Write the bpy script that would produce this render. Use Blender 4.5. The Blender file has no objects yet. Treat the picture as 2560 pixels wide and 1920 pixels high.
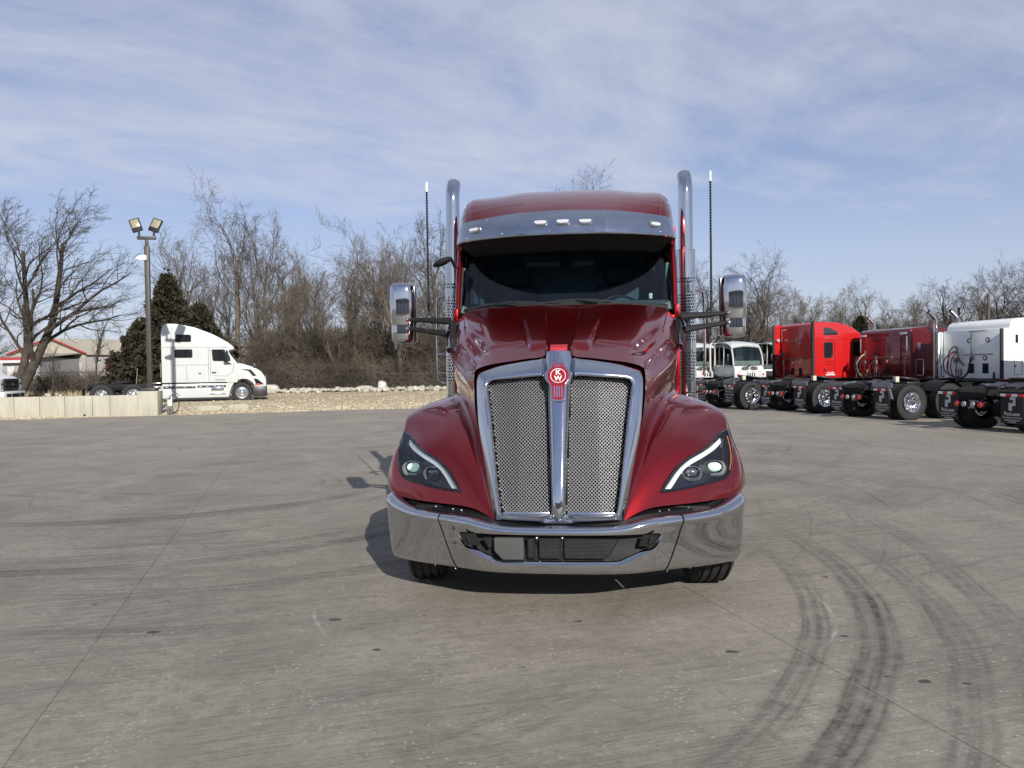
import bpy, bmesh, math, random
import numpy as np
from mathutils import Vector, Matrix, Euler
from mathutils.bvhtree import BVHTree
R = math.radians
SC = bpy.context.scene
COL = SC.collection
# ---------------------------------------------------------------- camera
cam_d = bpy.data.cameras.new('camera'); cam = bpy.data.objects.new('camera', cam_d); COL.objects.link(cam)
cam_d.sensor_width = 36.0; cam_d.lens = 36.0*1923/2560; cam_d.clip_start = 0.05; cam_d.clip_end = 2000
cam.location = (0, 0, 1.65)
cam.rotation_euler = (Matrix.Rotation(R(90-1.25), 4, 'X') @ Matrix.Rotation(-0.0145, 4, 'Z')).to_euler()
SC.camera = cam
# ---------------------------------------------------------------- sun, sky, exposure
SUN_EL, SUN_AZ = 26.0, 162.7                      # degrees; azimuth clockwise from +Y, towards the sun
sa, ca = math.sin(R(SUN_AZ)), math.cos(R(SUN_AZ))
sun_dir = Vector((sa*math.cos(R(SUN_EL)), ca*math.cos(R(SUN_EL)), math.sin(R(SUN_EL))))
sl = bpy.data.lights.new('sun', 'SUN'); sl.energy = 5.0; sl.angle = R(0.5); sl.color = (1, 0.945, 0.86)
so = bpy.data.objects.new('sun', sl); COL.objects.link(so); so.rotation_euler = sun_dir.to_track_quat('Z', 'Y').to_euler(); so.location = (6, -18, 20)
W = bpy.data.worlds.new('World'); SC.world = W; W.use_nodes = True
SC.view_settings.view_transform = 'Standard'; SC.view_settings.look = 'None'
SC.view_settings.gamma = 1; SC.view_settings.use_curve_mapping = False; SC.view_settings.exposure = 0.32

class G:
    """small node-tree helper"""
    def __init__(s, nt): s.nt = nt
    def n(s, typ, props=None, **inp):
        nd = s.nt.nodes.new(typ)
        for k, v in (props or {}).items(): setattr(nd, k, v)
        for k, v in inp.items():
            key = int(k[1:]) if k[0] == 'i' and k[1:].isdigit() else k.replace('_', ' ')
            s.set(nd.inputs[key], v)
        return nd
    def set(s, sock, v):
        if isinstance(v, bpy.types.NodeSocket): s.nt.links.new(v, sock)
        elif isinstance(v, bpy.types.Node): s.nt.links.new(v.outputs[0], sock)
        else:
            if isinstance(v, (tuple, list)) and len(v) == 3 and sock.type == 'RGBA': v = (*v, 1)
            sock.default_value = v
    def m(s, op, a, b=0.0, c=0.0, clamp=False):
        nd = s.n('ShaderNodeMath', {'operation': op, 'use_clamp': clamp}, i0=a, i1=b, i2=c); return nd.outputs[0]
    def v(s, op, a, b=(0, 0, 0)):
        nd = s.n('ShaderNodeVectorMath', {'operation': op}, i0=a, i1=b); return nd.outputs['Value' if op in ('LENGTH', 'DISTANCE', 'DOT_PRODUCT') else 'Vector']
    def mix(s, f, a, b, mode='MIX'):
        nd = s.n('ShaderNodeMix', {'data_type': 'RGBA', 'blend_type': mode}); s.set(nd.inputs[0], f); s.set(nd.inputs[6], a); s.set(nd.inputs[7], b); return nd.outputs[2]
    def noise(s, vec, scale, detail=2.0, rough=.5, dist=0.0):
        return s.n('ShaderNodeTexNoise', Vector=vec, Scale=scale, Detail=detail, Roughness=rough, Distortion=dist).outputs[0]
    def ramp(s, fac, a, b, lo=0.0, hi=1.0):
        return s.n('ShaderNodeMapRange', {'clamp': True}, i0=fac, i1=a, i2=b, i3=lo, i4=hi).outputs[0]
    def rs(s, vec, rot, sc, loc=(0, 0, 0)):
        a = s.n('ShaderNodeMapping', Vector=vec, Rotation=(0, 0, rot)).outputs[0]; return s.n('ShaderNodeMapping', Vector=a, Scale=sc, Location=loc).outputs[0]
    def scale(s, vec, sc, rot=0.0, loc=(0, 0, 0)):
        return s.n('ShaderNodeMapping', Vector=vec, Scale=sc, Rotation=(0, 0, rot), Location=loc).outputs[0]

g = G(W.node_tree); W.node_tree.nodes.clear()
sky = g.n('ShaderNodeTexSky', {'sky_type': 'NISHITA', 'sun_disc': False, 'sun_elevation': R(SUN_EL), 'sun_rotation': R(SUN_AZ), 'altitude': 300, 'air_density': 1.0, 'dust_density': 0.6, 'ozone_density': 3.0})
tc = g.n('ShaderNodeTexCoord'); d = tc.outputs['Generated']
sep = g.n('ShaderNodeSeparateXYZ', Vector=d)
zc = g.m('ADD', g.m('MAXIMUM', sep.outputs[2], 0.0), 0.10)
pv = g.n('ShaderNodeCombineXYZ', X=g.m('DIVIDE', sep.outputs[0], zc), Y=g.m('DIVIDE', sep.outputs[1], zc), Z=0.0).outputs[0]
c1 = g.noise(g.rs(pv, R(-52), (.34, .62, 1), (3.1, .7, 0)), 1.0, 9, .60, .9)
c2 = g.noise(g.rs(pv, R(-40), (.55, 1.9, 1), (.3, 4.2, 0)), 1.7, 9, .68, 1.3)
c3 = g.noise(g.rs(pv, R(-30), (.22, .34, 1), (7, 2, 0)), 1.0, 3, .5, .3)
c4 = g.noise(g.rs(pv, R(-30), (1.1, 1.5, 1), (2, 9, 0)), 1.5, 9, .62, .5)
cl = g.m('ADD', g.m('ADD', g.m('MULTIPLY', c1, .42), g.m('MULTIPLY', c4, .30)), g.m('ADD', g.m('MULTIPLY', c2, .13), g.m('MULTIPLY', c3, .35)))
cl = g.ramp(cl, .45, .70)
hz = g.ramp(sep.outputs[2], .0, .46, 1.0, 0.0)
cl = g.m('MAXIMUM', cl, g.m('MULTIPLY', hz, .85))
cl = g.m('MULTIPLY', cl, .88)
skyc = g.mix(1.0, sky.outputs[0], (0.070, 0.072, 0.088), 'MULTIPLY')
ccol = g.mix(g.ramp(sep.outputs[2], 0.0, .55), (.53, .555, .64), (.41, .445, .55))
out = g.mix(cl, skyc, ccol)
bg = g.n('ShaderNodeBackground', Color=out, Strength=1.0)
wo = g.n('ShaderNodeOutputWorld'); W.node_tree.links.new(bg.outputs[0], wo.inputs[0])

# ---------------------------------------------------------------- materials
MT = {}
def mat(name, base, rough=.5, metal=0.0, coat=0.0, coatr=.03, var=0.0, vscale=8.0, bump=0.0, bscale=60.0, emit=None, spec=.5, trans=0.0, base2=None, ior=1.45):
    m = bpy.data.materials.new(name); m.use_nodes = True; nt = m.node_tree; nt.nodes.clear(); g = G(nt)
    tc = g.n('ShaderNodeTexCoord').outputs['Object']
    col = (*base, 1)
    nz = None
    if var or base2:
        nz = g.noise(tc, vscale, 5, .6)
        if base2: col = g.mix(g.ramp(nz, .35, .65), base, base2)
        else: col = g.mix(g.ramp(nz, .3, .7), tuple(c*(1-var) for c in base), tuple(min(1, c*(1+var)) for c in base))
    p = g.n('ShaderNodeBsdfPrincipled', Base_Color=col, Roughness=rough, Metallic=metal, IOR=ior)
    p.inputs['Coat Weight'].default_value = coat; p.inputs['Coat Roughness'].default_value = coatr
    p.inputs['Specular IOR Level'].default_value = spec
    p.inputs['Transmission Weight'].default_value = trans
    if nz is not None: g.set(p.inputs['Roughness'], g.ramp(nz, .2, .8, max(0, rough-.06), min(1, rough+.08)))
    if bump:
        b = g.n('ShaderNodeBump', Height=g.noise(tc, bscale, 4, .6), Distance=bump, Strength=.6); g.set(p.inputs['Normal'], b)
    if emit: p.inputs['Emission Color'].default_value = (*emit[0], 1); p.inputs['Emission Strength'].default_value = emit[1]
    o = g.n('ShaderNodeOutputMaterial'); nt.links.new(p.outputs[0], o.inputs[0])
    MT[name] = m; return m
def glass(name, tint, refl=1.0, rough=.01):
    m = bpy.data.materials.new(name); m.use_nodes = True; nt = m.node_tree; nt.nodes.clear(); g = G(nt)
    fr = g.n('ShaderNodeFresnel', IOR=1.5); gl = g.n('ShaderNodeBsdfGlossy', Roughness=rough, Color=(1, 1, 1)); tr = g.n('ShaderNodeBsdfTransparent', Color=tint)
    mx = g.n('ShaderNodeMixShader', i0=g.m('MULTIPLY', fr.outputs[0], refl, clamp=True), i1=tr, i2=gl); o = g.n('ShaderNodeOutputMaterial', Surface=mx); MT[name] = m; return m

def paint(name, base, coat=1.0, metal=.75, rough=.34):
    """metallic flake paint under clear coat"""
    m = bpy.data.materials.new(name); m.use_nodes = True; nt = m.node_tree; nt.nodes.clear(); g = G(nt)
    tc = g.n('ShaderNodeTexCoord').outputs['Object']
    fl = g.n('ShaderNodeTexVoronoi', Vector=tc, Scale=900.0)
    col = g.mix(g.ramp(fl.outputs['Color'], .2, .9), tuple(c*.82 for c in base), tuple(min(1, c*1.25) for c in base))
    p = g.n('ShaderNodeBsdfPrincipled', Base_Color=col, Roughness=rough, Metallic=metal)
    p.inputs['Coat Weight'].default_value = coat
    g.set(p.inputs['Coat Roughness'], g.ramp(g.noise(tc, 3, 4, .6), .3, .7, .015, .045)); p.inputs['Coat IOR'].default_value = 1.55
    b = g.n('ShaderNodeBump', Height=g.noise(tc, 26, 2, .5), Distance=.0004, Strength=.35); g.set(p.inputs['Coat Normal'], b)
    o = g.n('ShaderNodeOutputMaterial', Surface=p); MT[name] = m; return m

paint('candy_red', (.26, .003, .005), metal=.90, rough=.29)
paint('maroon_paint', (.12, .004, .008), metal=.45, rough=.3)
mat('bright_red', (.42, .008, .009), .3, coat=1.0, var=.05)
mat('white_paint', (.45, .475, .47), .3, coat=.7, var=.03, vscale=3)
mat('dull_white', (.72, .74, .74), .45, coat=.2, var=.05, vscale=2)
mat('chrome', (.58, .59, .61), .045, 1.0, var=.02, vscale=4)
mat('stainless', (.60, .62, .65), .13, 1.0, var=.03, vscale=3)
mat('mesh_metal', (.27, .275, .29), .36, .45)
mat('alloy', (.72, .73, .75), .16, 1.0, var=.06, vscale=20)
mat('dark_steel', (.05, .05, .055), .4, .6, var=.2)
mat('rubber', (.018, .018, .019), .78, var=.25, vscale=14, bump=.002)
mat('black_plastic', (.012, .012, .013), .62, var=.15, spec=.3)
mat('black_gloss', (.008, .008, .010), .12, coat=.6)
mat('frame_black', (.006, .006, .007), .6, var=.3, spec=.25)
mat('void_black', (.004, .004, .004), .9)
mat('grey_plastic', (.055, .055, .054), .6, bump=.0006, bscale=400)
mat('dash_plastic', (.10, .125, .13), .6, var=.1)
mat('cloth_dark', (.07, .085, .11), .85, var=.2)
mat('cabin_pale', (.26, .30, .27), .8, var=.05)
mat('lens_clear', (.85, .88, .9), .06, trans=.6, coat=1)
mat('lens_red', (.55, .01, .01), .12, coat=1)
mat('lens_amber', (.75, .18, .01), .15, coat=1)
mat('reflector_white', (.8, .8, .8), .25)
mat('reflector_red', (.6, .01, .015), .3)
mat('enamel_red', (.22, .002, .006), .18, coat=1)
mat('ink_white', (.78, .78, .78), .6)
mat('lamp_glow', (.6, .68, .62), .05, coat=1, emit=((.62, 1.0, .86), .30))
mat('lamp_grey', (.24, .245, .26), .08, .7, coat=1)
mat('drl_white', (.88, .92, .95), .3, coat=1, emit=((.9, .96, 1), .22))
mat('bark', (.060, .049, .039), .95, base2=(.115, .096, .078), vscale=3.0)
mat('bark_dark', (.030, .025, .020), .95, base2=(.060, .049, .040), vscale=3.0)
mat('twig_pale', (.070, .056, .042), .95, base2=(.135, .110, .083), vscale=.7)
mat('brush_brown', (.042, .034, .027), .95, base2=(.105, .087, .069), vscale=.5)
mat('needles', (.016, .019, .010), .9, base2=(.060, .050, .028), vscale=2.2)
mat('dry_grass', (.34, .27, .15), .95, base2=(.46, .38, .24), vscale=.6)
mat('gravel_stone', (.38, .31, .20), .95, base2=(.56, .49, .35), vscale=.9)
mat('pale_rock', (.34, .32, .27), .9, base2=(.50, .48, .42), vscale=2)
mat('galv', (.20, .205, .21), .4, .7, var=.1)
mat('bronze_post', (.055, .052, .048), .5, .3, var=.1)
mat('led_panel', (.30, .285, .18), .3, coat=.5, base2=(.20, .19, .12), vscale=9)
mat('block_tan', (.50, .46, .37), .9, var=.12, vscale=1.5)
mat('roof_cream', (.31, .29, .235), .7, var=.08, vscale=.6)
mat('wall_grey', (.26, .25, .25), .8, var=.08)
mat('panel_white', (.48, .48, .47), .7, var=.05)
mat('storage_door', (.30, .295, .29), .7, var=.1)
mat('trim_red', (.30, .03, .03), .6)
mat('hose_red', (.22, .02, .025), .5); mat('hose_blue', (.02, .05, .12), .5); mat('hose_green', (.08, .22, .12), .5)
glass('windshield_glass', (.52, .66, .72), 1.0); glass('window_glass', (.10, .12, .13), 1.6); glass('clear_lens', (.93, .95, .96), 1.0); glass('cab_glass', (.55, .68, .66), 1.4)

def brushed():
    m = bpy.data.materials.new('brushed'); m.use_nodes = True; nt = m.node_tree; nt.nodes.clear(); g = G(nt)
    tc = g.n('ShaderNodeTexCoord').outputs['Object']
    nz = g.noise(g.scale(tc, (1.0, 1.0, 90)), 6, 5, .6)
    nz2 = g.noise(tc, 4, 4, .6)
    p = g.n('ShaderNodeBsdfPrincipled', Base_Color=(.50, .53, .57, 1), Metallic=1.0, Roughness=g.m('ADD', g.ramp(nz, .3, .7, .10, .20), g.ramp(nz2, .4, .7, 0, .07)))
    b = g.n('ShaderNodeBump', Height=nz, Distance=.0006, Strength=.30); g.set(p.inputs['Normal'], b)
    g.n('ShaderNodeOutputMaterial', Surface=p); MT['brushed'] = m
brushed()

def concrete_ground():
    m = bpy.data.materials.new('yard_concrete'); m.use_nodes = True; nt = m.node_tree; nt.nodes.clear(); g = G(nt)
    P = g.n('ShaderNodeNewGeometry').outputs['Position']
    rnd = g.n('ShaderNodeObjectInfo').outputs['Random']
    big = g.noise(P, .16, 5, .6, .4); mid = g.noise(P, .9, 6, .65, .6); fine = g.noise(P, 45, 3, .7)
    broom = g.noise(g.rs(P, R(-15.7), (1.1, 60, 1)), 1.6, 5, .75); broom2 = g.noise(g.rs(P, R(-15.7), (.5, 16, 1)), 1.6, 5, .7)
    col = g.mix(g.ramp(big, .35, .65), (.122, .107, .084), (.246, .220, .180))
    col = g.mix(g.m('MULTIPLY', g.ramp(mid, .38, .66), .75), col, (.345, .315, .262))
    mot = g.noise(P, 11, 5, .75, .5); col = g.mix(g.ramp(mot, .45, .66, 0, .62), col, (.075, .064, .050))
    blot = g.noise(P, .45, 6, .72, 1.2); col = g.mix(g.ramp(blot, .50, .66, 0, .45), col, (.105, .096, .082))
    col = g.mix(g.ramp(fine, .30, .70, 0, .55), col, (.085, .077, .064)); col = g.mix(g.ramp(broom2, .50, .70, 0, .42), col, (.10, .091, .077))
    col = g.mix(g.ramp(broom, .35, .68, .0, .55), col, (.36, .332, .28))
    col = g.mix(1.0, col, g.n('ShaderNodeCombineXYZ', X=g.ramp(rnd, 0, 1, .955, 1.03), Y=g.ramp(rnd, 0, 1, .955, 1.03), Z=g.ramp(rnd, 0, 1, .95, 1.03)), 'MULTIPLY')
    # small dark specks and pits
    vo = g.n('ShaderNodeTexVoronoi', Vector=P, Scale=7.0, Randomness=1.0)
    sp = g.m('MULTIPLY', g.ramp(vo.outputs['Distance'], .035, .07, 1, 0), g.ramp(g.noise(P, 1.3, 2), .52, .60))
    col = g.mix(g.m('MULTIPLY', sp, .6), col, (.07, .065, .06))
    for sc_, r0, lo, c_, o_ in ((1.3, .035, .50, (.05, .045, .04), .8), (2.6, .022, .47, (.06, .055, .05), .7), (5.0, .040, .54, (.44, .41, .36), .5), (24, .20, .5, (.42, .39, .34), .6)):
        vo = g.n('ShaderNodeTexVoronoi', Vector=g.v('ADD', P, (sc_*3.1, 1.7, 0)), Scale=sc_); dv = g.m('ADD', vo.outputs['Distance'], g.m('MULTIPLY', g.m('SUBTRACT', g.noise(P, sc_*14, 3), .5), r0*1.6))
        col = g.mix(g.m('MULTIPLY', g.m('MULTIPLY', g.ramp(dv, r0*.8, r0*1.1, 1, 0), g.ramp(g.noise(P, .6+sc_*.1, 2), lo, lo+.05)), o_), col, c_)
    # sweeping tyre scuffs: rings of streaks about the turning centres of the trucks
    tot = 0.0
    def polar(cx, cy):
        dv = g.v('SUBTRACT', P, (cx, cy, 0)); s_ = g.n('ShaderNodeSeparateXYZ', Vector=dv)
        r = g.m('SQRT', g.m('ADD', g.m('MULTIPLY', s_.outputs[0], s_.outputs[0]), g.m('MULTIPLY', s_.outputs[1], s_.outputs[1])))
        return r, g.m('ARCTAN2', s_.outputs[1], s_.outputs[0])
    for cx, cy, ang, amp, sc_ in ((-4.5, 10.77, .5, .62, 1.5), (-3.2, 18.3, .4, .60, .95), (3.2, 10.9, .35, .30, 1.3), (-3.3, 7.0, .3, .38, 1.7)):
        r, a = polar(cx, cy)
        st = g.noise(g.n('ShaderNodeCombineXYZ', X=g.m('MULTIPLY', r, sc_*2.4), Y=g.m('MULTIPLY', a, ang), Z=cx), 2.2, 8, .78)
        k = g.m('MULTIPLY', g.m('MULTIPLY', g.ramp(st, .52, .66), g.ramp(g.noise(P, .5, 3), .40, .60)), amp)
        tot = k if isinstance(tot, float) else g.m('MAXIMUM', tot, k)
    wob = g.m('MULTIPLY', g.m('SUBTRACT', g.noise(P, .8, 2), .5), .16)
    pat = g.m('MULTIPLY', g.ramp(g.noise(P, 1.5, 5, .7), .28, .62, .2, 1), g.ramp(g.noise(P, 16, 4, .8), .25, .62, .45, 1))
    for cx, cy, r0, w, a0, a1, amp in ((-2.64, 6.55, 4.86, .105, -1.15, .25, .92), (-3.29, 6.95, 5.96, .125, -1.1, .25, 1.2),
                                       (-3.97, 7.13, 7.07, .11, -.95, .30, .78), (-7.43, 8.78, 11.21, .12, -.65, .2, .75),
                                       (-4.49, 10.77, 4.44, .12, -2.3, -.3, 1.0), (-5.5, 12.51, 4.12, .16, -2.3, -.2, .95), (-4.3, 11.2, 5.75, .12, -2.4, -.6, .7), (-4.6, 11.0, 4.30, .08, -2.3, -.4, .7), (-7.2, 8.9, 12.6, .09, -.5, .3, .3)):
        r, a = polar(cx, cy)
        t = g.m('DIVIDE', g.m('SUBTRACT', g.m('ADD', r, wob), r0), w)
        band = g.ramp(g.m('ABSOLUTE', t), .75, 1.15, 1, 0)
        tread = g.m('MULTIPLY', g.ramp(g.m('SINE', g.m('MULTIPLY', t, 8.5)), -.9, .3, .55, 1), g.ramp(g.noise(g.n('ShaderNodeCombineXYZ', X=g.m('MULTIPLY', r, 30), Y=g.m('MULTIPLY', a, 2), Z=r0), 1.0, 4, .7), .3, .6, .45, 1.1))
        cross = g.ramp(g.noise(P, 9, 4, .7), .3, .6, .55, 1)
        am = g.m('MULTIPLY', g.ramp(a, a0, a0+.35), g.ramp(a, a1-.45, a1, 1, 0))
        k = g.m('MULTIPLY', g.m('MULTIPLY', band, g.m('MULTIPLY', tread, cross)), g.m('MULTIPLY', g.m('MULTIPLY', am, pat), amp))
        tot = g.m('MAXIMUM', tot, k)
    col = g.mix(g.m('MULTIPLY', tot, 1.0, clamp=True), col, (.052, .046, .040))
    # pale scrape rings
    for cx, cy, r0, a0, a1, amp in ((.08, 5.5, 1.47, -3.3, -1.9, .5), (.69, 5.35, 1.44, -1.8, .1, .45), (-3.2, 18.3, 9.6, -2.6, -.5, .35), (-3.2, 18.3, 11.3, -2.9, -.6, .4)):
        r, a = polar(cx, cy)
        t = g.m('ABSOLUTE', g.m('SUBTRACT', g.m('ADD', r, g.m('MULTIPLY', wob, .5)), r0))
        k = g.m('MULTIPLY', g.ramp(t, .004, .016, amp, 0), g.m('MULTIPLY', g.ramp(g.noise(P, 2.7, 3, .7), .42, .62), g.m('MULTIPLY', g.m('MULTIPLY', g.ramp(a, a0, a0+.2), g.ramp(a, a1-.2, a1, 1, 0)), pat)))
        col = g.mix(k, col, (.50, .49, .46))
    # oil drips
    for x, y, rr in ((-1.19, 5.05, .05), (.40, 4.94, .035), (1.24, 4.38, .04), (-.81, 4.49, .035), (-2.30, 4.85, .05), (2.11, 3.93, .045), (2.30, 3.9, .022), (1.95, 4.0, .018), (.05, 4.2, .015), (-.6, 5.1, .018), (1.98, 4.6, .02)):
        q = g.v('MULTIPLY', g.v('SUBTRACT', P, (x, y, 0)), (1, 1.5, 0))
        dd = g.m('ADD', g.v('LENGTH', q), g.m('MULTIPLY', g.m('SUBTRACT', g.noise(P, 22, 3), .5), .09))
        col = g.mix(g.ramp(dd, rr*.7, rr, .85, 0), col, (.035, .033, .030))
    # dust and a paler band towards the gravel verge
    s_ = g.n('ShaderNodeSeparateXYZ', Vector=P)
    col = g.mix(g.m('MULTIPLY', g.ramp(s_.outputs[1], 9, 30), g.ramp(mid, .3, .7, .15, .55)), col, (.34, .31, .255))
    p = g.n('ShaderNodeBsdfPrincipled', Base_Color=col, Roughness=g.ramp(mid, .3, .7, .78, .92))
    p.inputs['Specular IOR Level'].default_value = .35
    h = g.m('ADD', g.m('MULTIPLY', fine, .5), g.m('MULTIPLY', broom, .6))
    b = g.n('ShaderNodeBump', Height=h, Distance=.006, Strength=.55); g.set(p.inputs['Normal'], b)
    g.n('ShaderNodeOutputMaterial', Surface=p); MT['yard_concrete'] = m
concrete_ground()
def gravel_ground():
    m = bpy.data.materials.new('gravel_bed'); m.use_nodes = True; nt = m.node_tree; nt.nodes.clear(); g = G(nt)
    P = g.n('ShaderNodeNewGeometry').outputs['Position']
    vo = g.n('ShaderNodeTexVoronoi', Vector=P, Scale=9.0); vs = g.n('ShaderNodeTexVoronoi', Vector=P, Scale=24.0)
    col = g.mix(g.n('ShaderNodeSeparateColor', Color=vo.outputs['Color']).outputs[0], (.36, .29, .175), (.56, .48, .33))
    col = g.mix(g.ramp(vs.outputs['Distance'], .25, .6, 0, .5), col, (.22, .18, .12))
    col = g.mix(g.ramp(g.noise(P, .35, 5, .65), .45, .62, 0, .5), col, (.36, .31, .22))
    s_ = g.n('ShaderNodeSeparateXYZ', Vector=P)
    gr = g.m('MULTIPLY', g.ramp(s_.outputs[1], 50, 56), .85)
    col = g.mix(gr, col, g.mix(g.ramp(g.noise(P, 2, 4), .3, .7), (.20, .155, .09), (.34, .27, .17)))
    p = g.n('ShaderNodeBsdfPrincipled', Base_Color=col, Roughness=.95)
    b = g.n('ShaderNodeBump', Height=vo.outputs['Distance'], Distance=-.05, Strength=.8); g.set(p.inputs['Normal'], b)
    g.n('ShaderNodeOutputMaterial', Surface=p); MT['gravel_bed'] = m
gravel_ground()
def stained_concrete():
    m = bpy.data.materials.new('wall_concrete'); m.use_nodes = True; nt = m.node_tree; nt.nodes.clear(); g = G(nt)
    P = g.n('ShaderNodeNewGeometry').outputs['Position']; rnd = g.n('ShaderNodeObjectInfo').outputs['Random']
    st = g.noise(g.scale(P, (3, 3, .5)), 1.5, 6, .7); fn = g.noise(P, 14, 5, .7)
    col = g.mix(g.ramp(st, .3, .7), (.27, .255, .20), (.43, .415, .34)); col = g.mix(g.ramp(fn, .55, .75, 0, .35), col, (.28, .27, .23))
    col = g.mix(g.ramp(rnd, .0, 1, 0, .32), col, (.36, .345, .29))
    p = g.n('ShaderNodeBsdfPrincipled', Base_Color=col, Roughness=.9)
    b = g.n('ShaderNodeBump', Height=fn, Distance=.01, Strength=.5); g.set(p.inputs['Normal'], b)
    g.n('ShaderNodeOutputMaterial', Surface=p); MT['wall_concrete'] = m
stained_concrete()

# ---------------------------------------------------------------- mesh helpers
def spl(P, n):
    """natural cubic spline through P (k, ...) resampled to n points along axis 0"""
    P = np.asarray(P, float); k = len(P)
    if k == 2: t = np.linspace(0, 1, n).reshape((-1,)+(1,)*(P.ndim-1)); return P[0]*(1-t)+P[1]*t
    A = np.zeros((k, k)); b = np.zeros_like(P); A[0, 0] = A[-1, -1] = 1
    for i in range(1, k-1): A[i, i-1] = A[i, i+1] = 1; A[i, i] = 4; b[i] = 6*(P[i-1]-2*P[i]+P[i+1])
    M = np.linalg.solve(A, b.reshape(k, -1)).reshape(P.shape)
    t = np.linspace(0, k-1, n); i = np.minimum(t.astype(int), k-2); f = (t-i).reshape((-1,)+(1,)*(P.ndim-1))
    return (M[i]*(1-f)**3+M[i+1]*f**3)/6+(P[i]-M[i]/6)*(1-f)+(P[i+1]-M[i+1]/6)*f
def surf(C, nu, nv):
    S = spl(np.asarray(C, float), nu); return np.swapaxes(spl(np.swapaxes(S, 0, 1), nv), 0, 1)
def chaikin(P, n=2, closed=True):
    P = np.asarray(P, float)
    for _ in range(n):
        Q = np.roll(P, -1, 0) if closed else P[1:]; A = P if closed else P[:-1]
        N = np.empty((2*len(A),)+P.shape[1:]); N[0::2] = .75*A+.25*Q; N[1::2] = .25*A+.75*Q
        if not closed: N[0] = P[0]; N[-1] = P[-1]
        P = N
    return P
def rnd(P, r=.05, k=4):
    """polygon with rounded corners"""
    P = [np.array(p, float) for p in P]; out = []
    for i, p in enumerate(P):
        a, b = P[i-1], P[(i+1) % len(P)]; la, lb = np.linalg.norm(a-p), np.linalg.norm(b-p); q = min(r, la*.45, lb*.45); A, B = p+(a-p)/la*q, p+(b-p)/lb*q
        for j in range(k+1): t = j/k; out.append((1-t)**2*A+2*t*(1-t)*p+t*t*B)
    return np.array(out)
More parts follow.
